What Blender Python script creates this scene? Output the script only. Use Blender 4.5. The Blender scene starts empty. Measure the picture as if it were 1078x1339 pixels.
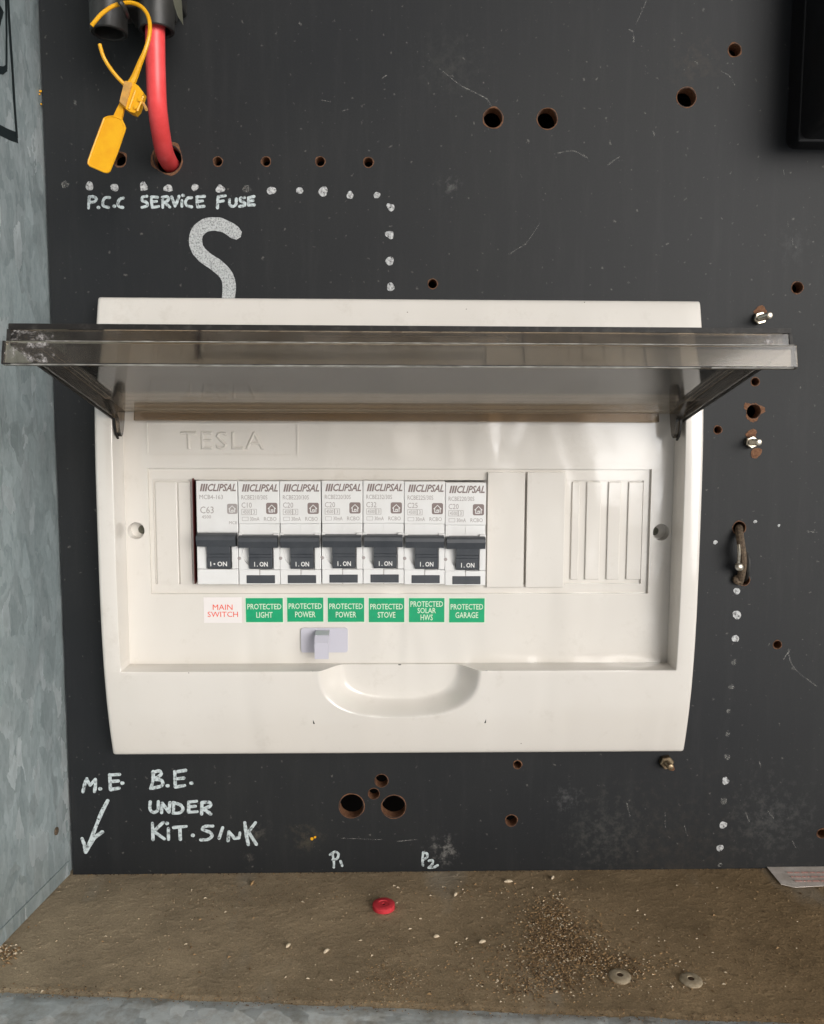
import bpy, bmesh, math, random
from mathutils import Vector, Matrix
R = math.radians
random.seed(7)
S = bpy.context.scene
COL = S.collection

# ------------------------------------------------------------------ camera
PITCH, YAW, ROLL, DIST, FPX = R(5.7506), R(1.3338), R(0.18814), 375.0, 1100.0
fwd = Vector((math.sin(YAW)*math.cos(PITCH), math.cos(YAW)*math.cos(PITCH), -math.sin(PITCH)))
rt0 = Vector((math.cos(YAW), -math.sin(YAW), 0)); up0 = rt0.cross(fwd)
rt = math.cos(ROLL)*rt0 + math.sin(ROLL)*up0
upv = -math.sin(ROLL)*rt0 + math.cos(ROLL)*up0
cam = bpy.data.cameras.new('camera'); camo = bpy.data.objects.new('camera', cam); COL.objects.link(camo)
camo.matrix_world = Matrix(((rt.x, upv.x, -fwd.x, 0), (rt.y, upv.y, -fwd.y, -DIST/1000), (rt.z, upv.z, -fwd.z, 0), (0, 0, 0, 1)))
cam.sensor_fit = 'HORIZONTAL'; cam.sensor_width = 36; cam.lens = 36*FPX/1078
cam.clip_start = 0.01; cam.clip_end = 200
S.camera = camo

# ------------------------------------------------------------------ light (overcast daylight from behind the camera, right)
SUN_EL, SUN_AZ = R(9), R(149)          # azimuth clockwise from +Y
W = bpy.data.worlds.new('World'); S.world = W; W.use_nodes = True
wn = W.node_tree; wn.nodes.clear()
sky = wn.nodes.new('ShaderNodeTexSky'); sky.sky_type = 'NISHITA'; sky.sun_disc = False
sky.sun_elevation = SUN_EL; sky.sun_rotation = SUN_AZ; sky.air_density = 1.0; sky.dust_density = 5.0; sky.ozone_density = 1.0
hsv = wn.nodes.new('ShaderNodeHueSaturation'); hsv.inputs['Saturation'].default_value = 0.2
bg = wn.nodes.new('ShaderNodeBackground'); bg.inputs['Strength'].default_value = 0.10
tc = wn.nodes.new('ShaderNodeTexCoord'); sep = wn.nodes.new('ShaderNodeSeparateXYZ')
mr = wn.nodes.new('ShaderNodeMapRange'); mr.inputs['From Min'].default_value = -0.03; mr.inputs['From Max'].default_value = 0.02
mixg = wn.nodes.new('ShaderNodeMixRGB'); mixg.inputs['Color1'].default_value = (4.55, 4.58, 4.6, 1)
out = wn.nodes.new('ShaderNodeOutputWorld')
L = wn.links.new
L(tc.outputs['Generated'], sep.inputs[0]); L(sep.outputs['Z'], mr.inputs['Value']); L(mr.outputs[0], mixg.inputs['Fac'])
cl = wn.nodes.new('ShaderNodeTexNoise'); cl.inputs['Scale'].default_value = 2.2; cl.inputs['Detail'].default_value = 5
clr = wn.nodes.new('ShaderNodeMapRange'); clr.inputs['From Min'].default_value = .46; clr.inputs['From Max'].default_value = .54; clr.inputs['To Min'].default_value = .5; clr.inputs['To Max'].default_value = 1.6
clm = wn.nodes.new('ShaderNodeVectorMath'); clm.operation = 'SCALE'
L(tc.outputs['Generated'], cl.inputs['Vector']); L(cl.outputs[0], clr.inputs['Value']); L(clr.outputs[0], clm.inputs['Scale']); L(sky.outputs[0], clm.inputs[0])
L(clm.outputs[0], hsv.inputs['Color']); L(hsv.outputs[0], mixg.inputs['Color2']); L(mixg.outputs[0], bg.inputs['Color']); L(bg.outputs[0], out.inputs[0])
sun = bpy.data.lights.new('sun', 'SUN'); suno = bpy.data.objects.new('sun', sun); COL.objects.link(suno)
sun.energy = 1.5; sun.angle = R(40); sun.color = (1, 0.99, 0.985)
sd = Vector((math.sin(SUN_AZ)*math.cos(SUN_EL), math.cos(SUN_AZ)*math.cos(SUN_EL), math.sin(SUN_EL)))
suno.rotation_euler = sd.to_track_quat('Z', 'Y').to_euler()
S.view_settings.view_transform = 'Standard'; S.view_settings.look = 'None'; S.view_settings.exposure = 0.17; S.view_settings.gamma = 1
S.render.engine = 'CYCLES'
S.cycles.max_bounces = 10; S.cycles.transparent_max_bounces = 24; S.cycles.use_adaptive_sampling = True
S.cycles.caustics_reflective = False

# ------------------------------------------------------------------ coordinates: (x right, h out of the board, z up), millimetres
def ray(px, py): return fwd + rt*((px-539)/FPX) - upv*((py-669.5)/FPX)
def P(px, py, h=0.0):
    d = ray(px, py); t = (DIST-h)/d.y
    return Vector((d.x*t, h, d.z*t))
LZ = -207.3
def PL(px, py, dz=0.0):
    d = ray(px, py); t = (LZ+dz)/d.z
    return Vector((d.x*t, DIST-d.y*t, LZ+dz))
def w(v): return Vector((v[0], -v[1], v[2]))*0.001
def catmull(pts, n=6):
    if len(pts) < 3: return [Vector(p) for p in pts]
    p = [Vector(q) for q in pts]; p = [2*p[0]-p[1]] + p + [2*p[-1]-p[-2]]; o = []
    for i in range(1, len(p)-2):
        for k in range(n):
            t = k/n; a, b, c, d = p[i-1], p[i], p[i+1], p[i+2]
            o.append(0.5*((2*b)+(c-a)*t+(2*a-5*b+4*c-d)*t*t+(3*b-a-3*c+d)*t*t*t))
    o.append(p[-2]); return o

# ------------------------------------------------------------------ objects
ORG = {}
def tag(o, label=None, cat=None, group=None, kind=None):
    if label: o['label'] = label
    if cat: o['category'] = cat
    if group: o['group'] = group
    if kind: o['kind'] = kind
    return o
def thing(name, at, label, cat, group=None):
    o = bpy.data.objects.new(name, None); COL.objects.link(o); o.empty_display_size = 0.01
    o.location = w(at); ORG[o.name] = o.location.copy()
    return tag(o, label, cat, group)
def build(name, verts, faces, mats, parent=None, fmat=None, smooth=True, ang=35, recalc=True, kind=None, label=None):
    """verts in mm (x,h,z)"""
    org = ORG.get(parent.name, Vector()) if parent else Vector()
    me = bpy.data.meshes.new(name)
    me.from_pydata([w(v)-org for v in verts], [], faces)
    mats = mats if isinstance(mats, (list, tuple)) else [mats]
    for m in mats: me.materials.append(m)
    if fmat: me.polygons.foreach_set('material_index', fmat)
    if recalc:
        bm = bmesh.new(); bm.from_mesh(me); bmesh.ops.recalc_face_normals(bm, faces=bm.faces); bm.to_mesh(me); bm.free()
    if smooth:
        me.polygons.foreach_set('use_smooth', [True]*len(me.polygons)); me.set_sharp_from_angle(angle=R(ang))
    return link(name, me, parent, kind, label)
def link(name, me, parent=None, kind=None, label=None):
    o = bpy.data.objects.new(name, me); COL.objects.link(o)
    if parent: o.parent = parent; ORG[o.name] = ORG.get(parent.name, Vector()).copy()
    if kind: o['kind'] = kind
    if label: o['label'] = label
    return o
class MB:
    def __init__(s): s.v = []; s.f = []; s.m = []; s.flat = None
    def add(s, vs, fs, mi=0):
        n = len(s.v); s.v += [Vector(q) for q in vs]; s.f += [tuple(i+n for i in f) for f in fs]; s.m += [mi]*len(fs); return s
    def box(s, x0, x1, h0, h1, z0, z1, bev=0.0, seg=2, mi=0, xf=None):
        bm = bmesh.new(); bmesh.ops.create_cube(bm, size=1)
        for q in bm.verts: q.co = Vector((x0+(x1-x0)*(q.co.x+.5), h0+(h1-h0)*(q.co.y+.5), z0+(z1-z0)*(q.co.z+.5)))
        if bev: bmesh.ops.bevel(bm, geom=bm.edges[:], offset=bev, segments=seg, affect='EDGES', profile=.5)
        bm.verts.index_update(); vs = [q.co.copy() for q in bm.verts]; fs = [tuple(q.index for q in f.verts) for f in bm.faces]; bm.free()
        if xf: vs = [xf(q) for q in vs]
        if s.flat is None: s.flat = True
        return s.add(vs, fs, mi)
    def prism(s, poly, lift, mi=0):
        """poly: list of Vectors (one side), lift: Vector offset -> closed prism"""
        n = len(poly); vs = [Vector(p) for p in poly] + [Vector(p)+lift for p in poly]
        fs = [tuple(range(n)), tuple(range(2*n-1, n-1, -1))] + [(i, (i+1) % n, n+(i+1) % n, n+i) for i in range(n)]
        return s.add(vs, fs, mi)
    def tube(s, pts, r, seg=12, mi=0, cap=True):
        pts = [Vector(p) for p in pts]; rs = r if isinstance(r, (list, tuple)) else [r]*len(pts)
        n0 = None; vs = []; fs = []; s.flat = False
        for i, p in enumerate(pts):
            t = (pts[min(i+1, len(pts)-1)]-pts[max(i-1, 0)]).normalized()
            if n0 is None: n0 = t.orthogonal().normalized()
            n0 = (n0 - t*n0.dot(t)).normalized(); b = t.cross(n0)
            for k in range(seg):
                a = 2*math.pi*k/seg; vs.append(p+(n0*math.cos(a)+b*math.sin(a))*rs[i])
        for i in range(len(pts)-1):
            for k in range(seg):
                a = i*seg+k; c = i*seg+(k+1) % seg; fs.append((a, c, c+seg, a+seg))
        if cap: fs += [tuple(range(seg)), tuple(range(len(pts)*seg-1, (len(pts)-1)*seg-1, -1))]
        return s.add(vs, fs, mi)
    def lathe(s, c, axis, prof, seg=24, mi=0, closed=False, cap0=True):
        """prof: (radius, distance along axis)"""
        s.flat = False; axis = Vector(axis).normalized(); u = axis.orthogonal().normalized(); v = axis.cross(u); c = Vector(c); vs = []; fs = []
        for r_, d in prof:
            for k in range(seg):
                a = 2*math.pi*k/seg; vs.append(c+axis*d+(u*math.cos(a)+v*math.sin(a))*r_)
        m = len(prof)
        for i in range(m if closed else m-1):
            j = (i+1) % m
            for k in range(seg): fs.append((i*seg+k, i*seg+(k+1) % seg, j*seg+(k+1) % seg, j*seg+k))
        if not closed:
            if prof[0][0] > 1e-4 and cap0: fs.append(tuple(range(seg)))
            if prof[-1][0] > 1e-4: fs.append(tuple(range(m*seg-1, (m-1)*seg-1, -1)))
        return s.add(vs, fs, mi)
    def out(s, name, mats, parent=None, **k):
        if s.flat: k.setdefault('ang', 16)
        return build(name, s.v, s.f, mats, parent, fmat=s.m, **k)
def flat(loops, h0, h1, name, mats, parent=None, sidemat=0, **k):
    """plate in the board plane with holes; loops: [outer, hole...] of (x,z) mm; front at h1, back at h0"""
    cu = bpy.data.curves.new(name, 'CURVE'); cu.dimensions = '2D'; cu.fill_mode = 'BOTH'
    cu.extrude = abs(h1-h0)/2
    for lp in loops:
        sp = cu.splines.new('POLY'); sp.points.add(len(lp)-1); sp.use_cyclic_u = True
        for i, q in enumerate(lp): sp.points[i].co = (q[0], q[1], 0, 1)
    o = bpy.data.objects.new(name, cu); COL.objects.link(o); bpy.context.view_layer.update()
    me = bpy.data.meshes.new_from_object(o.evaluated_get(bpy.context.evaluated_depsgraph_get()))
    bpy.data.objects.remove(o)
    vs = [Vector((q.co.x, (h0+h1)/2+q.co.z, q.co.y)) for q in me.vertices]; fs = [tuple(p.vertices) for p in me.polygons]
    bpy.data.meshes.remove(me)
    fm = []
    for f in fs:
        hs = [vs[i].y for i in f]; fm.append(sidemat if max(hs)-min(hs) > 1e-3 else 0)
    bm_ = build(name, vs, fs, mats, parent, fmat=fm, **k)
    bm = bmesh.new(); bm.from_mesh(bm_.data); bmesh.ops.remove_doubles(bm, verts=bm.verts, dist=1e-7); bmesh.ops.recalc_face_normals(bm, faces=bm.faces); bm.to_mesh(bm_.data); bm.free()
    bm_.data.polygons.foreach_set('use_smooth', [True]*len(bm_.data.polygons)); bm_.data.set_sharp_from_angle(angle=R(35))
    return bm_
def circ(x, z, r, n=24, jit=0.0, sx=1, sz=1):
    o = []; ph = random.random()*6
    for k in range(n):
        a = 2*math.pi*k/n; q = r*(1+jit*(.6*math.sin(2*a+ph)+.5*math.sin(3*a+ph*2)+random.uniform(-.6, .6)))
        o.append((x+q*sx*math.cos(a), z+q*sz*math.sin(a)))
    return o
def rect(x0, x1, z0, z1): return [(x0, z0), (x1, z0), (x1, z1), (x0, z1)]
def rrect(x0, x1, z0, z1, r, n=5):
    o = []
    for cx, cz, a0 in ((x1-r, z1-r, 0), (x0+r, z1-r, 90), (x0+r, z0+r, 180), (x1-r, z0+r, 270)):
        for k in range(n+1):
            a = R(a0+90*k/n); o.append((cx+r*math.cos(a), cz+r*math.sin(a)))
    return o
def textmesh(txt, x0, x1, z0, z1, h, bold=0.0, shear=0.0, thick=0.06, spacing=1.0, bevel=0):
    """returns verts, faces of text fitted in a box (mm)"""
    cu = bpy.data.curves.new('t', 'FONT'); cu.body = txt; cu.size = 1; cu.shear = shear; cu.offset = bold; cu.resolution_u = 2
    cu.extrude = 0.01; cu.bevel_depth = bevel; cu.bevel_resolution = 0; cu.space_character = spacing
    o = bpy.data.objects.new('t', cu); COL.objects.link(o); bpy.context.view_layer.update()
    me = bpy.data.meshes.new_from_object(o.evaluated_get(bpy.context.evaluated_depsgraph_get())); bpy.data.objects.remove(o)
    xs = [q.co.x for q in me.vertices]; ys = [q.co.y for q in me.vertices]
    ax, bx, ay, by = min(xs), max(xs), min(ys), max(ys)
    mz = max(q.co.z for q in me.vertices)
    if bevel: thk = lambda z: (thick if z > mz*.9 else (thick*.15 if z > 0 else -.03))
    else: thk = lambda z: thick if z > 0 else -.03
    vs = [Vector((x0+(q.co.x-ax)/(bx-ax)*(x1-x0), h+thk(q.co.z), z0+(q.co.y-ay)/(by-ay)*(z1-z0))) for q in me.vertices]
    fs = [tuple(p.vertices) for p in me.polygons]; bpy.data.meshes.remove(me)
    return vs, fs
_sh = [0.0]
def ribbon(mb, pts, wd, h, jit=0.14, mi=0, n=5):
    """flat brush stroke lying in the board plane; pts (x,z) mm"""
    _sh[0] = (_sh[0]+0.012) % 0.24; h = h+_sh[0]
    c = catmull([Vector((p[0], 0, p[1])) for p in pts], n); m = len(c); Lf, Rg = [], []
    for i, p in enumerate(c):
        t = (c[min(i+1, m-1)]-c[max(i-1, 0)]); t = t.normalized() if t.length > 0 else Vector((1, 0, 0)); nn = Vector((-t.z, 0, t.x))
        k = wd/2*(1+random.uniform(-jit, jit)); Lf.append(p+nn*k); Rg.append(p-nn*k)
    t0 = (c[0]-c[1]).normalized(); t1 = (c[-1]-c[-2]).normalized()
    def cap(p, t):
        nn = Vector((-t.z, 0, t.x)); return [p+(nn*math.cos(a)+t*math.sin(a))*wd/2 for a in (R(45), R(90), R(135))]
    vs = []; fs = []
    for a, b in zip(Lf, Rg): vs += [a, b]
    for i in range(m-1): fs.append((2*i, 2*i+1, 2*i+3, 2*i+2))
    b0 = len(vs); vs += cap(c[0], t0); fs.append((1, 0, b0+2, b0+1, b0) if False else (0, b0+2, b0+1, b0, 1))
    b1 = len(vs); vs += cap(c[-1], t1); e = 2*(m-1); fs.append((e, e+1, b1+2, b1+1, b1) if False else (e, b1, b1+1, b1+2, e+1))
    mb.add([Vector((q.x, h, q.z)) for q in vs], fs, mi)

# ------------------------------------------------------------------ materials
class NT:
    def __init__(s, m): s.t = m.node_tree; s.n = s.t.nodes
    def new(s, ty, **k):
        o = s.n.new(ty)
        for a, b in k.items():
            if a in o.inputs: o.inputs[a].default_value = b
            else: setattr(o, a, b)
        return o
    def l(s, a, b): s.t.links.new(a, b)
def mat(name, col, rough=.5, spec=.5, metal=0, var=None, scale=60, bump=0.0, bscale=400, coat=0, mix=.5, detail=6, rvar=0, vscale=(1, 1, 1), wave=0):
    m = bpy.data.materials.new(name); m.use_nodes = True; N = NT(m); b = N.n['Principled BSDF']
    b.inputs['Base Color'].default_value = (*col, 1); b.inputs['Roughness'].default_value = rough
    b.inputs['Specular IOR Level'].default_value = spec; b.inputs['Metallic'].default_value = metal
    b.inputs['Coat Weight'].default_value = coat; b.inputs['Coat Roughness'].default_value = .06
    geo = N.new('ShaderNodeNewGeometry')
    mp = N.new('ShaderNodeMapping'); mp.inputs['Scale'].default_value = vscale; N.l(geo.outputs['Position'], mp.inputs[0])
    if var:
        no = N.new('ShaderNodeTexNoise', Scale=scale, Detail=detail, Roughness=.62); N.l(mp.outputs[0], no.inputs['Vector'])
        rp = N.new('ShaderNodeMapRange'); rp.inputs['From Min'].default_value = mix-.16; rp.inputs['From Max'].default_value = mix+.16; N.l(no.outputs[0], rp.inputs[0])
        mx = N.new('ShaderNodeMixRGB', Color1=(*col, 1), Color2=(*var, 1)); N.l(rp.outputs[0], mx.inputs['Fac']); N.l(mx.outputs[0], b.inputs['Base Color'])
        if rvar:
            r2 = N.new('ShaderNodeMapRange'); r2.inputs['To Min'].default_value = rough-rvar; r2.inputs['To Max'].default_value = rough+rvar
            N.l(no.outputs[0], r2.inputs[0]); N.l(r2.outputs[0], b.inputs['Roughness'])
    if wave:
        nd = N.new('ShaderNodeTexNoise', Scale=75, Detail=9, Roughness=.75); N.l(geo.outputs['Position'], nd.inputs['Vector'])
        rd = N.new('ShaderNodeMapRange'); rd.inputs['From Min'].default_value = .56; rd.inputs['From Max'].default_value = .78; rd.inputs['To Max'].default_value = .45; N.l(nd.outputs[0], rd.inputs[0])
        md = N.new('ShaderNodeMixRGB', Color2=(.46, .42, .36, 1)); N.l(rd.outputs[0], md.inputs['Fac']); N.l(mx.outputs[0], md.inputs['Color1']); N.l(md.outputs[0], b.inputs['Base Color'])
        rg = N.new('ShaderNodeMapRange'); rg.inputs['From Min'].default_value = .42; rg.inputs['From Max'].default_value = .7; rg.inputs['To Min'].default_value = rough; rg.inputs['To Max'].default_value = rough+.22; N.l(nd.outputs[0], rg.inputs[0]); N.l(rg.outputs[0], b.inputs['Roughness'])
        mw = N.new('ShaderNodeMapping'); mw.inputs['Scale'].default_value = (1, .3, .35); N.l(geo.outputs['Position'], mw.inputs[0])
        n6 = N.new('ShaderNodeTexNoise', Scale=38, Detail=1.0, Distortion=.6); N.l(mw.outputs[0], n6.inputs['Vector'])
        b6 = N.new('ShaderNodeBump', Strength=1.0, Distance=wave); N.l(n6.outputs[0], b6.inputs['Height']); N.l(b6.outputs[0], b.inputs['Normal'])
    if bump:
        n2 = N.new('ShaderNodeTexNoise', Scale=bscale, Detail=4); N.l(mp.outputs[0], n2.inputs['Vector'])
        bp = N.new('ShaderNodeBump', Strength=1.0, Distance=bump); N.l(n2.outputs[0], bp.inputs['Height']); N.l(bp.outputs[0], b.inputs['Normal'])
    return m
M_plate = mat('cream_plastic', (.655, .625, .58), .06, .8, var=(.64, .607, .558), scale=14, wave=.0012)
M_plate2 = mat('cream_plastic_inner', (.65, .62, .573), .06, .8, var=(.636, .602, .552), scale=20, wave=.0022)
M_breaker = mat('breaker_white_plastic', (.70, .70, .69), .38, .4, var=(.66, .655, .64), scale=90)
M_print = mat('grey_print_ink', (.22, .175, .165), .5, .2)
M_print2 = mat('light_grey_print_ink', (.33, .30, .29), .5, .2)
M_tog = mat('toggle_grey_plastic', (.035, .04, .048), .42, .5, var=(.05, .055, .062), scale=150)
M_white = mat('white_ink', (.72, .72, .7), .5, .2)
M_green = mat('green_printed_vinyl', (.005, .33, .14), .4, .35, var=(.008, .28, .125), scale=200)
M_pale = mat('pale_vinyl', (.55, .68, .52), .45, .3)
M_wlab = mat('white_vinyl', (.72, .68, .665), .4, .3)
M_red = mat('red_ink', (.72, .08, .03), .5, .2)
M_lilac = mat('lilac_grey_plastic', (.50, .49, .55), .35, .4)
M_screw = mat('zinc_plated_steel', (.55, .52, .45), .28, .5, 1, var=(.35, .30, .22), scale=700)
M_black = mat('black_phenolic_plastic', (.014, .014, .014), .42, .5, var=(.028, .027, .024), scale=120, bump=.00004, bscale=500)
M_blackbox = mat('black_bakelite', (.006, .006, .0065), .35, .35, var=(.010, .010, .011), scale=60)
M_redcable = mat('red_cable_sheath', (.86, .09, .095), .36, .45, var=(.76, .06, .06), scale=160, bump=.00005, bscale=300)
M_yellow = mat('yellow_seal_plastic', (.78, .40, .008), .36, .45, var=(.74, .34, .006), scale=200, bump=.00005, bscale=500)
M_yclear = mat('amber_seal_insert', (.62, .33, .08), .25, .5, var=(.45, .25, .08), scale=500)
M_chip = mat('bare_brown_board', (.21, .105, .055), .8, .2, var=(.10, .045, .025), scale=900, bump=.0002, bscale=1500)
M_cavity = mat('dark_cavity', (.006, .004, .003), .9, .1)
M_maroon = mat('maroon_gap_strip', (.10, .012, .01), .5, .3)
M_redwash = mat('red_rubber', (.62, .045, .06), .5, .3, var=(.5, .035, .045), scale=900)
M_paper = mat('white_paper', (.78, .71, .65), .7, .2, var=(.5, .43, .37), scale=120)
M_redprint = mat('faded_red_print', (.66, .36, .31), .7, .1)
M_marker = mat('black_marker', (.012, .018, .02), .5, .3)
M_rust = mat('rusty_wire', (.06, .04, .028), .7, .3, .3, var=(.16, .12, .08), scale=900, bump=.0002, bscale=1500)
M_olive = mat('dusty_grey_green_plastic', (.12, .12, .09), .6, .3)
M_gr = [mat('sawdust_tan', (.34, .22, .11), .85, .1), mat('sawdust_pale', (.6, .5, .36), .85, .1), mat('sawdust_brown', (.19, .12, .065), .9, .1), mat('sawdust_dark', (.07, .045, .028), .9, .1)]
M_dustwash = mat('dusty_rivet', (.42, .35, .25), .6, .3, .1, var=(.28, .22, .14), scale=600)

# chalk / paint pen: broken up coverage
def chalk(name, col, lo, hi, sc):
    m = bpy.data.materials.new(name); m.use_nodes = True; N = NT(m); b = N.n['Principled BSDF']
    b.inputs['Roughness'].default_value = .75; b.inputs['Specular IOR Level'].default_value = .2; b.inputs['Base Color'].default_value = (*col, 1)
    geo = N.new('ShaderNodeNewGeometry'); no = N.new('ShaderNodeTexNoise', Scale=sc, Detail=5, Roughness=.7); N.l(geo.outputs['Position'], no.inputs['Vector'])
    rp = N.new('ShaderNodeMapRange'); rp.inputs['From Min'].default_value = lo; rp.inputs['From Max'].default_value = hi; N.l(no.outputs[0], rp.inputs[0])
    tr = N.new('ShaderNodeBsdfTransparent'); mx = N.new('ShaderNodeMixShader')
    N.l(rp.outputs[0], mx.inputs[0]); N.l(tr.outputs[0], mx.inputs[1]); N.l(b.outputs[0], mx.inputs[2])
    N.l(mx.outputs[0], N.n['Material Output'].inputs[0]); return m
M_pen = chalk('white_paint_pen', (.50, .56, .57), .28, .54, 520)
M_chalk = chalk('grey_chalk', (.47, .49, .49), .22, .56, 1700)
M_dot = chalk('white_dot_paint', (.52, .53, .53), .30, .58, 800)
M_faint = chalk('faint_scuff', (.30, .30, .28), .42, .80, 1200)

# smoky lid
def smoky(name, tint, grough):
    m = bpy.data.materials.new(name); m.use_nodes = True; N = NT(m); N.n.remove(N.n['Principled BSDF'])
    geo = N.new('ShaderNodeNewGeometry')
    tr = N.new('ShaderNodeBsdfTransparent', Color=(*tint, 1))
    gl = N.new('ShaderNodeBsdfGlossy', Roughness=grough, Color=(1, 1, 1, 1))
    fr = N.new('ShaderNodeFresnel', IOR=1.5)
    no = N.new('ShaderNodeTexNoise', Scale=22, Detail=0); N.l(geo.outputs['Position'], no.inputs['Vector'])
    bp = N.new('ShaderNodeBump', Distance=.00007); N.l(no.outputs[0], bp.inputs['Height']); N.l(bp.outputs[0], gl.inputs['Normal'])
    mx = N.new('ShaderNodeMixShader'); N.l(fr.outputs[0], mx.inputs[0]); N.l(tr.outputs[0], mx.inputs[1]); N.l(gl.outputs[0], mx.inputs[2])
    # dusty film
    df = N.new('ShaderNodeBsdfDiffuse', Color=(.42, .40, .37, 1))
    n2 = N.new('ShaderNodeTexNoise', Scale=45, Detail=8, Roughness=.7); N.l(geo.outputs['Position'], n2.inputs['Vector'])
    rp = N.new('ShaderNodeMapRange'); rp.inputs['From Min'].default_value = .42; rp.inputs['From Max'].default_value = .75; rp.inputs['To Min'].default_value = .015; rp.inputs['To Max'].default_value = .09
    N.l(n2.outputs[0], rp.inputs[0]); m2 = N.new('ShaderNodeMixShader'); N.l(rp.outputs[0], m2.inputs[0]); N.l(mx.outputs[0], m2.inputs[1]); N.l(df.outputs[0], m2.inputs[2])
    N.l(m2.outputs[0], N.n['Material Output'].inputs[0]); return m
M_smoky = smoky('smoky_clear_plastic', (.85, .79, .70), .085); M_smoky2 = smoky('deep_smoky_plastic', (.70, .62, .52), .06); M_smoky4 = smoky('smoky_plastic_front', (.60, .54, .46), .06); M_smoky3 = smoky('dark_smoky_plastic', (.45, .41, .36), .06)
M_edge = mat('smoky_plastic_edge', (.012, .011, .010), .5, .3, var=(.06, .055, .05), scale=260, mix=.66)
M_smear = chalk('dust_smear', (.40, .38, .37), .50, .72, 320)

# black board
def board_mat():
    m = bpy.data.materials.new('black_laminate_board'); m.use_nodes = True; N = NT(m); b = N.n['Principled BSDF']
    b.inputs['Specular IOR Level'].default_value = .3
    geo = N.new('ShaderNodeNewGeometry')
    n1 = N.new('ShaderNodeTexNoise', Scale=9, Detail=7, Roughness=.6); N.l(geo.outputs['Position'], n1.inputs['Vector'])
    n2 = N.new('ShaderNodeTexNoise', Scale=1300, Detail=3); N.l(geo.outputs['Position'], n2.inputs['Vector'])
    c1 = N.new('ShaderNodeMixRGB', Color1=(.0062, .0074, .0092, 1), Color2=(.0125, .0135, .0142, 1))
    r1 = N.new('ShaderNodeMapRange'); r1.inputs['From Min'].default_value = .35; r1.inputs['From Max'].default_value = .65; N.l(n1.outputs[0], r1.inputs[0]); N.l(r1.outputs[0], c1.inputs['Fac'])
    c2 = N.new('ShaderNodeMixRGB', blend_type='MULTIPLY', Fac=.5); r2 = N.new('ShaderNodeMapRange'); r2.inputs['To Min'].default_value = .4; r2.inputs['To Max'].default_value = 1.6
    N.l(n2.outputs[0], r2.inputs[0]); N.l(c1.outputs[0], c2.inputs['Color1']); N.l(r2.outputs[0], c2.inputs['Color2'])
    # specks of dust + smudges where the photo has them
    n3 = N.new('ShaderNodeTexNoise', Scale=420, Detail=2); N.l(geo.outputs['Position'], n3.inputs['Vector'])
    r3 = N.new('ShaderNodeMapRange'); r3.inputs['From Min'].default_value = .68; r3.inputs['From Max'].default_value = .78; r3.inputs['To Max'].default_value = .4; N.l(n3.outputs[0], r3.inputs[0])
    c3 = N.new('ShaderNodeMixRGB', Color2=(.22, .21, .19, 1)); N.l(r3.outputs[0], c3.inputs['Fac']); N.l(c2.outputs[0], c3.inputs['Color1'])
    ms = N.new('ShaderNodeMapping'); ms.inputs['Scale'].default_value = (1, 1, .12); ms.inputs['Rotation'].default_value = (0, R(3), 0); N.l(geo.outputs['Position'], ms.inputs[0])
    n8 = N.new('ShaderNodeTexNoise', Scale=160, Detail=8, Roughness=.7); N.l(ms.outputs[0], n8.inputs['Vector'])
    r8 = N.new('ShaderNodeMapRange'); r8.inputs['From Min'].default_value = .5; r8.inputs['From Max'].default_value = .78; r8.inputs['To Max'].default_value = .08; N.l(n8.outputs[0], r8.inputs[0])
    c8 = N.new('ShaderNodeMixRGB', Color2=(.085, .085, .08, 1)); N.l(r8.outputs[0], c8.inputs['Fac']); N.l(c3.outputs[0], c8.inputs['Color1'])
    last = c8.outputs[0]
    n4 = N.new('ShaderNodeTexNoise', Scale=240, Detail=6, Roughness=.75); N.l(geo.outputs['Position'], n4.inputs['Vector'])
    for (px, py, r_, amt, col) in ((590, 242, 5, .5, (.16, .16, .15)), (335, 1090, 7, .55, (.13, .12, .10)), (326, 1126, 4, .6, (.16, .14, .12)), (580, 1112, 8, .75, (.28, .27, .25)),
                                   (1010, 1075, 26, .3, (.12, .12, .115)), (790, 1092, 24, .32, (.10, .10, .09)), (740, 1044, 8, .4, (.14, .14, .14)), (400, 1096, 10, .3, (.16, .13, .08)),
                                   (910, 85, 16, .35, (.055, .042, .028)), (590, 85, 20, .25, (.06, .06, .05)), (1040, 320, 10, .2, (.12, .12, .12)), (880, 1140, 60, .22, (.07, .055, .04))):
        c = P(px, py); vd = N.new('ShaderNodeVectorMath', operation='DISTANCE'); N.l(geo.outputs['Position'], vd.inputs[0]); vd.inputs[1].default_value = w(c)
        rr = N.new('ShaderNodeMapRange'); rr.inputs['From Min'].default_value = 0; rr.inputs['From Max'].default_value = r_/1000*1.6; rr.inputs['To Min'].default_value = 1; rr.inputs['To Max'].default_value = 0; N.l(vd.outputs['Value'], rr.inputs[0])
        n4s = N.new('ShaderNodeMath', operation='MULTIPLY_ADD'); N.l(n4.outputs[0], n4s.inputs[0]); n4s.inputs[1].default_value = 5.0; n4s.inputs[2].default_value = -3.05
        m1 = N.new('ShaderNodeMath', operation='ADD'); N.l(rr.outputs[0], m1.inputs[0]); N.l(n4s.outputs[0], m1.inputs[1])
        m0 = N.new('ShaderNodeMath', operation='MULTIPLY', use_clamp=True); N.l(m1.outputs[0], m0.inputs[0]); N.l(rr.outputs[0], m0.inputs[1]); m1 = m0
        m2 = N.new('ShaderNodeMath', operation='MULTIPLY', use_clamp=True); N.l(m1.outputs[0], m2.inputs[0]); m2.inputs[1].default_value = amt*1.0
        cc = N.new('ShaderNodeMixRGB', Color2=(*col, 1)); N.l(m2.outputs[0], cc.inputs['Fac']); N.l(last, cc.inputs['Color1']); last = cc.outputs[0]
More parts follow.
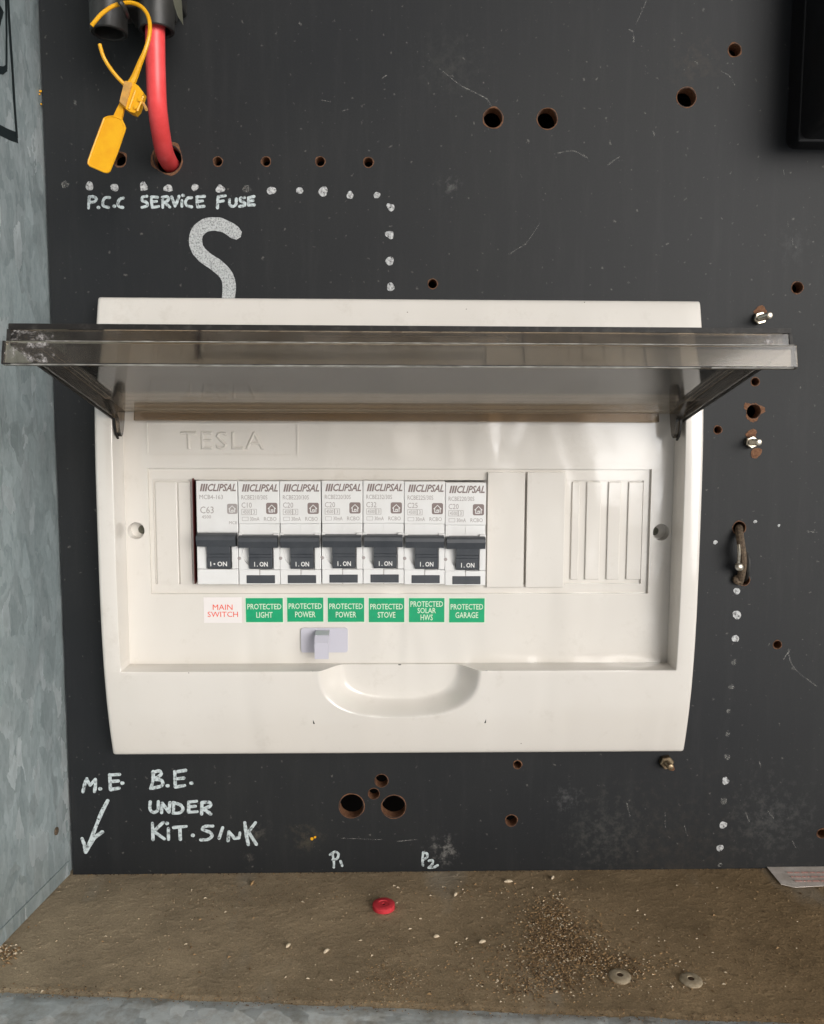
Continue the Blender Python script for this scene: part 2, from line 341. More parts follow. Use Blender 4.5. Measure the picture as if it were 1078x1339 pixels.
    N.l(last, b.inputs['Base Color'])
    rr = N.new('ShaderNodeMapRange'); rr.inputs['To Min'].default_value = .5; rr.inputs['To Max'].default_value = .64; N.l(n1.outputs[0], rr.inputs[0]); N.l(rr.outputs[0], b.inputs['Roughness'])
    bp = N.new('ShaderNodeBump', Distance=.00002); N.l(n2.outputs[0], bp.inputs['Height']); N.l(bp.outputs[0], b.inputs['Normal'])
    return m
M_board = board_mat()
# galvanised steel with spangle
def galv(name, dark, light, metal=.55, dirt=None):
    m = bpy.data.materials.new(name); m.use_nodes = True; N = NT(m); b = N.n['Principled BSDF']; b.inputs['Metallic'].default_value = metal
    geo = N.new('ShaderNodeNewGeometry')
    mp = N.new('ShaderNodeMapping'); mp.inputs['Scale'].default_value = (1, 1.5, .62); mp.inputs['Rotation'].default_value = (R(16), 0, 0); N.l(geo.outputs['Position'], mp.inputs[0])
    wn_ = N.new('ShaderNodeTexNoise', Scale=70, Detail=5); N.l(mp.outputs[0], wn_.inputs['Vector'])
    wv = N.new('ShaderNodeMixRGB', blend_type='ADD', Fac=.02); N.l(mp.outputs[0], wv.inputs['Color1']); N.l(wn_.outputs['Color'], wv.inputs['Color2'])
    vo = N.new('ShaderNodeTexVoronoi', Scale=260); N.l(wv.outputs[0], vo.inputs['Vector'])
    sp = N.new('ShaderNodeSeparateColor'); N.l(vo.outputs['Color'], sp.inputs[0])
    v2 = N.new('ShaderNodeTexVoronoi', Scale=120); N.l(wv.outputs[0], v2.inputs['Vector'])
    s2 = N.new('ShaderNodeSeparateColor'); N.l(v2.outputs['Color'], s2.inputs[0])
    r0 = N.new('ShaderNodeMapRange'); r0.inputs['To Max'].default_value = .3; N.l(sp.outputs[0], r0.inputs[0])
    r1 = N.new('ShaderNodeMapRange'); r1.inputs['From Min'].default_value = .78; r1.inputs['From Max'].default_value = .98; r1.inputs['To Max'].default_value = .75; N.l(s2.outputs[1], r1.inputs[0])
    nf = N.new('ShaderNodeTexNoise', Scale=500, Detail=5, Roughness=.7); N.l(mp.outputs[0], nf.inputs['Vector'])
    rf = N.new('ShaderNodeMapRange'); rf.inputs['From Min'].default_value = .3; rf.inputs['From Max'].default_value = .7; rf.inputs['To Min'].default_value = -.06; rf.inputs['To Max'].default_value = .14; N.l(nf.outputs[0], rf.inputs[0])
    ad = N.new('ShaderNodeMath', operation='ADD'); N.l(r0.outputs[0], ad.inputs[0]); N.l(r1.outputs[0], ad.inputs[1])
    n5 = N.new('ShaderNodeTexNoise', Scale=22, Detail=6); N.l(geo.outputs['Position'], n5.inputs['Vector'])
    r5 = N.new('ShaderNodeMapRange'); r5.inputs['From Min'].default_value = .3; r5.inputs['From Max'].default_value = .62; r5.inputs['To Min'].default_value = .2; N.l(n5.outputs[0], r5.inputs[0])
    a2 = N.new('ShaderNodeMath', operation='MULTIPLY_ADD', use_clamp=True); N.l(ad.outputs[0], a2.inputs[0]); N.l(r5.outputs[0], a2.inputs[1]); N.l(rf.outputs[0], a2.inputs[2])
    c = N.new('ShaderNodeMixRGB', Color1=(*dark, 1), Color2=(*light, 1)); N.l(a2.outputs[0], c.inputs['Fac'])
    # fine dark scratches
    ms = N.new('ShaderNodeMapping'); ms.inputs['Scale'].default_value = (1, 3.2, .8); ms.inputs['Rotation'].default_value = (R(-35), 0, 0); N.l(geo.outputs['Position'], ms.inputs[0])
    ns = N.new('ShaderNodeTexNoise', Scale=110, Detail=2, Distortion=1.5); N.l(ms.outputs[0], ns.inputs['Vector'])
    rs = N.new('ShaderNodeMapRange'); rs.inputs['From Min'].default_value = .735; rs.inputs['From Max'].default_value = .77; rs.inputs['To Max'].default_value = .6; N.l(ns.outputs[0], rs.inputs[0])
    cs = N.new('ShaderNodeMixRGB', Color2=(.05, .06, .06, 1)); N.l(rs.outputs[0], cs.inputs['Fac']); N.l(c.outputs[0], cs.inputs['Color1'])
    last = cs.outputs[0]
    if dirt:
        nd = N.new('ShaderNodeTexNoise', Scale=60, Detail=10, Roughness=.78); N.l(geo.outputs['Position'], nd.inputs['Vector'])
        rd = N.new('ShaderNodeMapRange'); rd.inputs['From Min'].default_value = .45; rd.inputs['From Max'].default_value = .62; rd.inputs['To Max'].default_value = .7; N.l(nd.outputs[0], rd.inputs[0])
        cd = N.new('ShaderNodeMixRGB', Color2=(*dirt, 1)); N.l(rd.outputs[0], cd.inputs['Fac']); N.l(last, cd.inputs['Color1']); last = cd.outputs[0]
    N.l(last, b.inputs['Base Color'])
    rr = N.new('ShaderNodeMapRange'); rr.inputs['To Min'].default_value = .5; rr.inputs['To Max'].default_value = .34; N.l(a2.outputs[0], rr.inputs[0]); N.l(rr.outputs[0], b.inputs['Roughness'])
    # each crystal tilts the surface a little
    vs_ = N.new('ShaderNodeVectorMath', operation='SUBTRACT'); N.l(v2.outputs['Color'], vs_.inputs[0]); vs_.inputs[1].default_value = (.5, .5, .5)
    vm = N.new('ShaderNodeVectorMath', operation='SCALE'); N.l(vs_.outputs[0], vm.inputs[0]); vm.inputs['Scale'].default_value = .28
    va = N.new('ShaderNodeVectorMath', operation='ADD'); N.l(geo.outputs['Normal'], va.inputs[0]); N.l(vm.outputs[0], va.inputs[1])
    vn = N.new('ShaderNodeVectorMath', operation='NORMALIZE'); N.l(va.outputs[0], vn.inputs[0]); N.l(vn.outputs[0], b.inputs['Normal'])
    return m
M_galv = galv('galvanised_steel', (.27, .325, .335), (.72, .80, .82), .42)
M_galv2 = galv('galvanised_lip', (.50, .53, .53), (.72, .76, .77), .25, dirt=(.26, .22, .17))
def dirt_mat():
    m = bpy.data.materials.new('packed_brown_dust'); m.use_nodes = True; N = NT(m); b = N.n['Principled BSDF']; b.inputs['Roughness'].default_value = .85; b.inputs['Specular IOR Level'].default_value = .2
    geo = N.new('ShaderNodeNewGeometry')
    n1 = N.new('ShaderNodeTexNoise', Scale=28, Detail=9, Roughness=.68); N.l(geo.outputs['Position'], n1.inputs['Vector'])
    n2 = N.new('ShaderNodeTexNoise', Scale=1500, Detail=4, Roughness=.75); N.l(geo.outputs['Position'], n2.inputs['Vector'])
    sp = N.new('ShaderNodeSeparateXYZ'); N.l(geo.outputs['Position'], sp.inputs[0])
    rx = N.new('ShaderNodeMapRange'); rx.inputs['From Min'].default_value = -.15; rx.inputs['From Max'].default_value = .17; N.l(sp.outputs['X'], rx.inputs[0])
    ca = N.new('ShaderNodeMixRGB', Color1=(.36, .285, .19, 1), Color2=(.24, .165, .088, 1)); N.l(rx.outputs[0], ca.inputs['Fac'])
    r1 = N.new('ShaderNodeMapRange'); r1.inputs['From Min'].default_value = .3; r1.inputs['From Max'].default_value = .7; r1.inputs['To Min'].default_value = .72; r1.inputs['To Max'].default_value = 1.25; N.l(n1.outputs[0], r1.inputs[0])
    r2 = N.new('ShaderNodeMapRange'); r2.inputs['From Min'].default_value = .3; r2.inputs['From Max'].default_value = .7; r2.inputs['To Min'].default_value = .7; r2.inputs['To Max'].default_value = 1.3; N.l(n2.outputs[0], r2.inputs[0])
    m1 = N.new('ShaderNodeMixRGB', blend_type='MULTIPLY', Fac=1); N.l(ca.outputs[0], m1.inputs['Color1']); N.l(r1.outputs[0], m1.inputs['Color2'])
    m2 = N.new('ShaderNodeMixRGB', blend_type='MULTIPLY', Fac=1); N.l(m1.outputs[0], m2.inputs['Color1']); N.l(r2.outputs[0], m2.inputs['Color2'])
    # bare grey metal streaks
    mp = N.new('ShaderNodeMapping'); mp.inputs['Scale'].default_value = (1, .35, 1); N.l(geo.outputs['Position'], mp.inputs[0])
    n3 = N.new('ShaderNodeTexNoise', Scale=24, Detail=5); N.l(mp.outputs[0], n3.inputs['Vector'])
    r3 = N.new('ShaderNodeMapRange'); r3.inputs['From Min'].default_value = .56; r3.inputs['From Max'].default_value = .72; r3.inputs['To Max'].default_value = .7; N.l(n3.outputs[0], r3.inputs[0])
    m3 = N.new('ShaderNodeMixRGB', Color2=(.36, .34, .29, 1)); N.l(r3.outputs[0], m3.inputs['Fac']); N.l(m2.outputs[0], m3.inputs['Color1']); N.l(m3.outputs[0], b.inputs['Base Color'])
    n7 = N.new('ShaderNodeTexNoise', Scale=330, Detail=3, Roughness=.55); N.l(geo.outputs['Position'], n7.inputs['Vector'])
    r7 = N.new('ShaderNodeMapRange'); r7.inputs['From Min'].default_value = .5; r7.inputs['From Max'].default_value = .75; r7.inputs['To Max'].default_value = 1.0; N.l(n7.outputs[0], r7.inputs[0])
    a7 = N.new('ShaderNodeMath', operation='ADD'); N.l(n2.outputs[0], a7.inputs[0]); N.l(r7.outputs[0], a7.inputs[1])
    bp = N.new('ShaderNodeBump', Distance=.00024, Strength=.8); N.l(a7.outputs[0], bp.inputs['Height']); N.l(bp.outputs[0], b.inputs['Normal'])
    return m
M_dirt = dirt_mat(); M_gr.append(M_dirt)

# ================================================================== SETTING
HOLES = [(156, 208, 8), (219, 207, 17), (285, 211, 5.2), (348, 211, 5.2), (419, 211, 5.4), (482, 212, 5.6), (645, 154, 11.5), (716, 155, 12), (898, 127, 11.5),
         (961, 65, 7.5), (566, 371, 5.5), (1043, 376, 7), (988, 499, 5), (986, 538, 9), (939, 562, 4.8), (967, 690, 8), (973, 758, 7.5), (1017, 843, 5.2), (677, 1000, 5.2),
         (669, 1073, 7.5), (499, 1021, 8.5), (489, 1038, 8), (460, 1054, 16), (515, 1055, 15.5), (1075, 1090, 6)]
PXMM = 375/1100
loops = [rect(-148.1, 330, LZ-4, 320)]; hol = []
for (px, py, r_) in HOLES:
    c = P(px, py); rr = r_*PXMM*1.02
    if (px, py) == (489, 1038): rr = r_*PXMM*.92
    hol.append((c.x, c.z, rr)); loops.append(circ(c.x, c.z, rr, 28, .035 if r_ != 17 else .05))
backboard = flat(loops, -6, 0, 'backboard', [M_board, M_chip], sidemat=1); tag(backboard, kind='structure')
wall_b = MB().box(-170, 340, -52, -50, LZ-20, 330).out('wall_cavity', M_cavity); tag(wall_b, kind='structure')
# bare brown rims and chips round the holes
def chip_ring(cx, cz, r0, fn, h=.10, n=40):
    vs = []; fs = []
    for k in range(n):
        a = 2*math.pi*k/n; q = fn(a); vs += [(cx+r0*math.cos(a), h, cz+r0*math.sin(a)), (cx+q*math.cos(a), h, cz+q*math.sin(a)), (cx+(q+.12)*math.cos(a), 0.0, cz+(q+.12)*math.sin(a)), (cx+(r0-.02)*math.cos(a), -.4, cz+(r0-.02)*math.sin(a))]
    for k in range(n):
        a = 4*k; b_ = 4*((k+1) % n); fs += [(a, b_, b_+1, a+1), (a+1, b_+1, b_+2, a+2), (a, a+3, b_+3, b_)]
    build('hole_rim', vs, fs, M_chip, backboard)
for i, ((px, py, r_), (cx, cz, rr)) in enumerate(zip(HOLES, hol)):
    ph = random.random()*6; big = {1: .9, 0: .5, 13: 1.5, 9: .35, 6: .35}.get(i, .16)
    def fn(a, rr=rr, ph=ph, big=big): return rr*1.03+.12+big*max(0, .45+.6*math.sin(a*3+ph)+.35*math.sin(a*5+ph*2)+random.uniform(-.25, .25))
    if (px, py) in ((489, 1038), (499, 1021)): fn = lambda a, rr=rr: rr*1.03+.1
    chip_ring(cx, cz, rr*1.03, fn, h=.10+.004*i)
# left side wall of the cabinet, splayed slightly
b0 = P(92, 1145); f0 = PL(0, 1240, 0); slope = (f0.x-b0.x)/f0.y
def wx(h): return -149.5+slope*h
def wallbox(h0, h1, z0, z1, t0, t1):
    return [Vector((wx(h)+t, h, z)) for t in (t0, t1) for h, z in ((h0, z0), (h1, z0), (h1, z1), (h0, z1))]
BF = [(0, 1, 2, 3), (4, 7, 6, 5), (0, 4, 5, 1), (1, 5, 6, 2), (2, 6, 7, 3), (3, 7, 4, 0)]
sw = MB().add(wallbox(-55, 170, LZ+1.6, 330, -1.6, 0), BF).out('side_wall', M_galv); tag(sw, kind='structure')
fl = MB().add(wallbox(0.8, 170, LZ+1.0, LZ+7.5, .15, .55), BF).out('wall_flange', M_galv, sw)
# ledge: galvanised tray with rolled front lip, thin crust of dust
e0 = PL(0, 1297); e1 = PL(1078, 1339); 
def edge_h(x): return e0.y+(e1.y-e0.y)*(x-e0.x)/(e1.x-e0.x)
mb = MB(); xs = [-320+i*10 for i in range(68)]; prof = [(-60, -.9), (-3.5, -.9), (0, -.6), (2.5, .3), (6, .7), (22, .5), (25, -.3), (26, -3), (26, -18)]
vs = []; fs = []
for x in xs:
    for d, z in prof: vs.append((x, (edge_h(x)+d) if d > -50 else -8, LZ+z))
k = len(prof)
for i in range(len(xs)-1):
    for j in range(k-1): fs.append((i*k+j, (i+1)*k+j, (i+1)*k+j+1, i*k+j+1))
ledge = build('ledge', vs, fs, M_galv2); tag(ledge, kind='structure')
from mathutils import noise
vs = []; fs = []; NX, NY = 420, 130
for i in range(NX+1):
    x = -235+i*(500/NX); eh = edge_h(x)+noise.noise(Vector((x*.05, 3, 1)))*1.8+noise.noise(Vector((x*.3, 3, 1)))*.9+noise.noise(Vector((x*1.3, 3, 1)))*.5
    for j in range(NY+1):
        h = -6+(eh+6)*j/NY; p = Vector((x, h, 0))
        z = .12*noise.fractal(p*.12, .9, 2.0, 4)+.05*noise.fractal(p*.8, .8, 2.0, 3)
        clump = max(0, noise.noise(p*.07+Vector((9, 2, 0))))*max(0, noise.noise(p*.9)); z += .9*clump
        if j >= NY-3: z -= (j-NY+3)*.28
        vs.append((x, h, LZ+.15+z))
for i in range(NX):
    for j in range(NY):
        a = i*(NY+1)+j; fs.append((a, a+1, a+NY+2, a+NY+1))
dirt = build('dirt_layer', vs, fs, M_dirt, ang=180); tag(dirt, 'thin brown crust of dust covering the ledge under the board', 'dust', kind='stuff')
# grains
def grains(lst, name, label, cat):
    vs = []; fs = []; fm = []
    for (x, h, z, s, mi, el) in lst:
        a = random.random()*math.pi; ca, sa = math.cos(a), math.sin(a); n = len(vs)
        for (u, v, q) in ((1, 0, 0), (-.5, .8, 0), (-.5, -.8, 0), (.1, .1, 1.0), (0, 0, -.6)):
            u *= s*el*random.uniform(.7, 1.2); v *= s*random.uniform(.7, 1.2); q *= s*.8
            vs.append((x+u*ca-v*sa, h+u*sa+v*ca, z+q))
        fs += [(n, n+1, n+3), (n+1, n+2, n+3), (n+2, n, n+3), (n+1, n, n+4), (n+2, n+1, n+4), (n, n+2, n+4)]; fm += [mi]*6
    o = build(name, vs, fs, M_gr, fmat=fm, smooth=False); tag(o, label, cat, kind='stuff')
lst = []; lstd = []
def scatter(px, py, sx, sy, n, smin, smax, mats=(0, 0, 1, 2, 2, 3), el=1.4):
    for _ in range(n):
        q = PL(random.gauss(px, sx), min(1312, max(1146, random.gauss(py, sy))))
        if q.x < -185 or q.y < 0.3: continue
        lst.append((q.x, q.y, LZ+.35+random.random()*.3, random.uniform(smin, smax), random.choice(mats), el))
WM = (0, 0, 2, 2, 1, 3, 0, 2)
for (cx_, cy_, sx_, sy_, n_) in ((722, 1200, 14, 14, 620), (735, 1222, 22, 14, 800), (712, 1236, 16, 16, 420), (752, 1246, 16, 9, 600), (775, 1252, 16, 7, 300), (712, 1268, 24, 14, 420), (742, 1278, 22, 12, 360), (690, 1290, 24, 10, 200), (765, 1222, 30, 24, 260), (805, 1262, 16, 7, 170), (828, 1274, 8, 8, 90), (790, 1274, 6, 8, 60), (700, 1215, 26, 24, 300), (850, 1260, 40, 22, 200), (660, 1262, 36, 22, 260)):
    scatter(cx_, cy_, sx_, sy_, n_, .16, .52, WM)
scatter(770, 1285, 110, 18, 700, .1, .3)
scatter(515, 1285, 28, 16, 380, .14, .36); scatter(510, 1245, 20, 20, 120, .12, .3, (2, 3, 0)); scatter(400, 1165, 130, 14, 500, .1, .28, (2, 3, 2, 0)); scatter(320, 1180, 60, 16, 260, .12, .34, (2, 3, 2))
scatter(540, 1230, 320, 50, 1500, .08, .24, (0, 1, 2, 3, 2)); scatter(620, 1168, 50, 6, 60, .2, .5, (0, 1, 2)); scatter(1020, 1240, 60, 26, 600, .12, .32, (2, 3, 3, 2)); scatter(8, 1246, 9, 7, 160, .2, .7, (1, 0, 2), 1.8)
for i in range(1500):
    px = random.uniform(-20, 1090); q = PL(px, 1297+42*px/1078+random.gauss(0, 5)); lst.append((q.x, q.y, LZ+.45, random.uniform(.1, .38), random.choice((2, 2, 3, 0)), 1.4))
for i in range(90):
    q = PL(random.uniform(30, 1060), random.uniform(1150, 1305)); lst.append((q.x, q.y, LZ+.5, random.uniform(.3, .65), random.choice((0, 1, 1, 2)), 2.0))
for px in range(110, 1070, 3):
    q = PL(px+random.uniform(-3, 3), 1147); lst.append((q.x, .5+random.random()*.8, LZ+.4, random.uniform(.12, .4), random.choice((0, 2, 3, 3)), 1.6))
lst_all = lst; lst = []
for _ in range(1500):
    px = random.uniform(20, 1075); py = random.uniform(1150, 1300)
    if noise.noise(Vector((px*.02, py*.035, 4))) + random.uniform(-.35, .35) < .0: continue
    q = PL(px, py)
    if q.x < -175: continue
    lst.append((q.x, q.y, LZ+.3, random.uniform(.12, .55), 4, 1.2))
cr = lst; lst = lst_all+cr
grains(lst, 'sawdust', 'tan drilling sawdust and grit strewn over the ledge', 'sawdust')
# pale grub-like husks
for i, (px, py, a, l_) in enumerate(((665, 1153, 5, 2.0), (596, 1170, 60, 1.4), (571, 1225, 10, 1.2), (631, 1232, 20, 1.5), (427, 1244, 50, 1.5), (377, 1237, 60, 1.4), (723, 1148, 60, 1.4), (330, 1155, 80, 1.9))):
    c = PL(px, py, .7); d = Vector((math.cos(R(a)), -math.sin(R(a)), 0))
    pts = [c+d*l_*t+Vector((0, 0, .25*(1-t*t))) for t in (-1, -.6, -.2, .2, .6, 1)]
    where = ('under the mounting board, longest and palest of them', 'right of the red washer beside brown crumbs', 'short, below and right of the red washer', 'left of the dense sawdust heap', 'near the left front of the ledge, below the letters', 'furthest left on the open dust', 'against the board edge above the sawdust heap', 'yellowish, against the board edge below the handwriting')[i]
    o = MB().tube(pts, [.2, .55, .68, .66, .5, .2], 8).out('wood_chip', M_gr[1 if i != 7 else 0]); tag(o, 'tiny pale wood chip '+where, 'wood chip', 'pale chips on the ledge')
# rivets and red washer on the ledge
for i, (px, py) in enumerate(((811, 1277), (904, 1282))):
    c = PL(px, py, .5)
    t = thing('rivet', c, ('dusty round rivet in the ledge at the foot of the sawdust' if i == 0 else 'dusty round rivet in the ledge, right one of the pair'), 'rivet', 'rivets in the ledge')
    MB().lathe(c, (0, 0, 1), [(1.0, -.3), (1.1, .55), (1.4, .85), (2.6, .8), (3.7, .65), (4.2, .2), (4.3, -.6)], 28).out('rivet_head', M_dustwash, t)
    MB().lathe(c, (0, 0, 1), [(1.15, .62), (.6, .5), (.0001, .45)], 16).out('rivet_hole', M_gr[3], t)
c = PL(502, 1187, .5)
t = thing('rubber_washer', c, 'small red rubber washer lying on the dusty ledge', 'washer')
MB().lathe(c, (0, 0, 1), [(.7, .4), (.8, 1.75), (2.4, 1.75), (2.5, 1.95), (4.5, 1.95), (4.8, 1.75), (4.9, .3), (4.8, -.2)], 36).out('washer_body', M_redwash, t)
MB().lathe(c, (0, 0, 1), [(1.0, 1.2), (.0001, 1.15)], 16).out('washer_hole', M_cavity, t)
# paper scrap
q = [PL(1003, 1134, .6), PL(1022, 1157, .9), PL(1040, 1161, 1.1), PL(1095, 1158, .8), PL(1110, 1134, .6)]; q[0].y = -3; q[-1].y = -3
t = thing('paper_label', q[1], 'torn white paper sticker with red print poking out under the board', 'paper')
MB().prism(q, Vector((0, 0, .25))).out('paper_sheet', M_paper, t)
mbx = MB()
for r_ in range(3):
    px = 1030+r_*5
    while px < 1085:
        l_ = random.choice((3, 5, 7, 9)); a = PL(px, 1141+r_*5.5, 1.45); b_ = PL(px+l_, 1141+r_*5.5-.3, 1.45)
        mbx.box(a.x, b_.x, a.y-.5, a.y+.5, a.z-.02, a.z+.05); px += l_+2
mbx.out('red_print', M_redprint, t)

# ------------------------------------------------------------------ marks on the board
def C1(pts): return [(P(x/2.9944, y/2.9944).x, P(x/2.9944, y/2.9944).z) for x, y in pts]
def C2(pts): return [(P(x/2.5667, 980+y/2.5667).x, P(x/2.5667, 980+y/2.5667).z) for x, y in pts]
def C3(pts): return [(P(380+x/2.9944, 980+y/2.9944).x, P(380+x/2.9944, 980+y/2.9944).z) for x, y in pts]
def C0(pts): return [(P(x, y).x, P(x, y).z) for x, y in pts]
def word(name, strokes, conv, wd, m, h=.03, jit=.14):
    mb = MB()
    for s in strokes:
        if len(s) == 1: c = conv(s)[0]; ribbon(mb, [(c[0]-.15, c[1]), (c[0]+.15, c[1])], wd*1.15, h, n=2)
        else: ribbon(mb, conv(s), wd, h, jit, n=(5 if len(s) > 2 else 1))
    mb.out(name, m, backboard, smooth=False, recalc=False)
pcc = [[(350, 770), (348, 792), (347, 814)], [(350, 770), (368, 770), (378, 779), (370, 789), (352, 793)], [(386, 812)], [(430, 773), (412, 774), (403, 790), (406, 806), (426, 812)], [(448, 807)], [(484, 775), (469, 780), (462, 797), (468, 809), (482, 812)]]
serv = [[(576, 768), (558, 772), (558, 785), (574, 792), (577, 805), (556, 812)], [(594, 770), (594, 790), (597, 812)], [(594, 770), (618, 772)], [(595, 790), (614, 788)], [(597, 812), (622, 808)],
        [(636, 772), (638, 792), (638, 812)], [(636, 772), (654, 770), (662, 779), (652, 789), (640, 792)], [(644, 792), (656, 802), (666, 811)], [(673, 770), (680, 790), (686, 807)], [(686, 807), (694, 790), (702, 768)],
        [(713, 785), (713, 808)], [(718, 765)], [(752, 774), (736, 776), (727, 792), (734, 806), (752, 810)], [(771, 770), (772, 790), (774, 810)], [(771, 770), (802, 768)], [(772, 789), (794, 786)], [(774, 810), (800, 807)]]
fuse = [[(855, 770), (853, 790), (852, 814)], [(855, 770), (883, 766)], [(854, 790), (876, 786)], [(899, 780), (900, 800), (912, 808), (924, 800), (926, 778)], [(958, 774), (942, 776), (943, 787), (958, 793), (958, 804), (938, 808)],
        [(973, 774), (973, 803)], [(973, 774), (996, 769)], [(973, 788), (992, 785)], [(973, 803), (997, 802)]]
word('handwriting', pcc, C1, 1.2, M_pen); word('handwriting', serv, C1, 1.2, M_pen); word('handwriting', fuse, C1, 1.2, M_pen)
word('chalk_letter', [[(922, 912), (895, 893), (855, 878), (805, 882), (771, 915), (770, 965), (800, 1005), (850, 1040), (885, 1075), (898, 1115), (895, 1168)]], C1, 5.7, M_chalk, jit=.035)
me_ = [[(279, 142), (286, 112), (292, 98)], [(292, 100), (303, 120)], [(303, 120), (321, 100)], [(321, 100), (321, 120), (318, 141)], [(337, 132)], [(369, 84), (370, 108), (372, 135)], [(369, 86), (402, 84)], [(370, 108), (398, 106)], [(372, 135), (400, 130)], [(411, 113)]]
be = [[(515, 74), (514, 100), (508, 130)], [(512, 78), (535, 72), (541, 84), (520, 98)], [(518, 100), (543, 104), (543, 122), (506, 131)], [(563, 122)], [(587, 74), (588, 98), (589, 126)], [(587, 76), (624, 70)], [(588, 99), (618, 96)], [(589, 126), (620, 121)], [(643, 113)]]
und = [[(505, 175), (504, 200), (516, 211), (530, 203), (532, 175)], [(543, 212), (545, 180)], [(545, 180), (568, 210)], [(568, 210), (571, 178)], [(584, 178), (583, 213)], [(582, 178), (606, 186), (615, 200), (604, 212), (582, 214)],
       [(634, 176), (634, 210)], [(634, 177), (660, 174)], [(634, 193), (656, 191)], [(634, 211), (662, 209)], [(678, 178), (677, 217)], [(678, 178), (703, 178), (706, 190), (680, 200)], [(684, 200), (708, 217)]]
kit = [[(512, 248), (514, 303)], [(548, 245), (530, 262), (516, 276)], [(518, 276), (552, 300)], [(566, 265), (566, 302)], [(561, 248)], [(583, 262), (625, 258)], [(604, 262), (606, 302)], [(648, 288)],
       [(715, 257), (690, 258), (680, 268), (705, 278), (712, 290), (698, 302), (674, 303)], [(748, 262), (736, 298)], [(766, 306), (769, 276)], [(769, 276), (788, 298)], [(788, 298), (803, 296)], [(803, 296), (806, 280)],
       [(822, 246), (827, 285), (834, 320)], [(858, 246), (829, 284)], [(836, 279), (861, 319)]]
for s in (me_, be, und, kit): word('handwriting', s, C2, 1.5, M_pen)
word('painted_arrow', [[(362, 172), (340, 215), (310, 290), (288, 345)], [(276, 300), (284, 322), (288, 345)], [(288, 345), (315, 300), (344, 277)]], C2, 1.7, M_pen)
word('handwriting', [[(155, 412), (175, 401), (188, 410), (182, 428), (165, 432)], [(165, 410), (170, 440), (170, 462)], [(196, 437), (203, 456)]], C3, 1.15, M_pen)
word('handwriting', [[(520, 403), (517, 430), (519, 455)], [(520, 404), (535, 408), (535, 422), (520, 432)], [(542, 436), (556, 434), (556, 448), (541, 463)], [(541, 463), (560, 462), (577, 453)]], C3, 1.15, M_pen)
DOTS = [(85, 241, 5, 1), (117, 243, 6, 0), (150, 245, 6, 0), (188, 244, 6, 0), (220, 246, 5, 0), (255, 245, 5, 0), (288, 247, 6.2, 0), (323, 247, 5, 1), (355, 249, 6, 0), (392, 249, 5, 0), (423, 250, 6, 0), (458, 255, 5.2, 0), (493, 255, 4, 0),
        (511, 271, 5.5, 0), (510, 307, 6.2, 0), (510, 341, 6.2, 0), (511, 375, 6.2, 0), (936, 709, 3.6, 0), (964, 773, 4.8, 0), (964, 804, 6, 0), (962, 835, 5.8, 0), (960, 866, 4.8, 1), (957, 898, 4.2, 1), (953, 930, 3.5, 1), (952, 960, 3.8, 1),
        (951, 990, 4.4, 1), (949, 1021, 5.5, 0), (947, 1048, 4.6, 1), (946, 1079, 6, 0), (942, 1109, 5, 0), (942, 1131, 3.6, 1), (988, 682, 2.2, 0), (1019, 687, 2, 0)]
for px, py, r_, f_ in DOTS:
    c = P(px, py); pts = circ(c.x, c.z, r_*PXMM*random.uniform(.78, 1.05), 14, random.uniform(.08, .24))
    build('paint_dot', [(x, .05, z) for x, z in pts]+[(c.x, .12, c.z)], [(i, (i+1) % 14, 14) for i in range(14)], M_faint if f_ else M_dot, backboard, smooth=False, recalc=False)
sc = MB()
for s, wd in (([(846, 0), (838, 18), (831, 33)], .3), ([(823, 39), (828, 42), (829, 55)], .6), ([(604, 113), (617, 119), (637, 129)], .6), ([(575, 90), (604, 113)], .3), ([(637, 129), (642, 138)], .7), ([(421, 131), (433, 133)], .4), ([(448, 145), (455, 143)], .5),
              ([(730, 200), (750, 197), (768, 206)], .5), ([(795, 216), (802, 210), (810, 205)], .5), ([(909, 80), (913, 84)], .5), ([(944, 93), (955, 100), (961, 111)], .4), ([(706, 292), (690, 315), (668, 332)], .25), ([(690, 318), (665, 332)], .25),
              ([(1031, 848), (1034, 865), (1045, 880), (1068, 897)], .5), ([(1055, 695), (1068, 696)], .5), ([(1025, 862), (1033, 850)], .6), ([(856, 177), (854, 171)], .7), ([(1025, 222), (1025, 228)], .5), ([(1030, 290), (1031, 296)], .4), ([(1036, 312), (1037, 320)], .4),
              ([(820, 1050), (824, 1068)], .4), ([(870, 1063), (870, 1082)], .5), ([(895, 1080), (899, 1092)], .6), ([(975, 1062), (980, 1074)], .6), ([(1004, 1060), (1012, 1070)], .4), ([(1037, 1100), (1041, 1108)], .7), ([(993, 996), (995, 1002)], .6),
              ([(150, 72), (151, 74)], .8), ([(98, 132), (99, 136)], 1.0), ([(392, 30), (394, 32)], .8), ([(500, 102), (506, 98)], .4), ([(184, 1058), (185, 1060)], .8), ([(520, 1100), (545, 1098)], .5), ([(445, 1096), (500, 1098)], .3)):
    ribbon(sc, C0(s), wd, .03, n=3)
sc.out('scuff_marks', M_faint, backboard, smooth=False, recalc=False, kind='stuff')
# yellow specks near the wall
mbx = MB()
for px, py, r_ in ((53, 119, .6), (52, 123, .4), (54, 136, .4), (408, 1097, .8), (412, 1095, .6)):
    c = P(px, py); mbx.lathe((c.x, .1, c.z), (0, 1, 0), [(r_, -.1), (r_*.7, .25), (.001, .3)], 8)
mbx.out('resin_speck', M_yellow, backboard, kind='stuff')
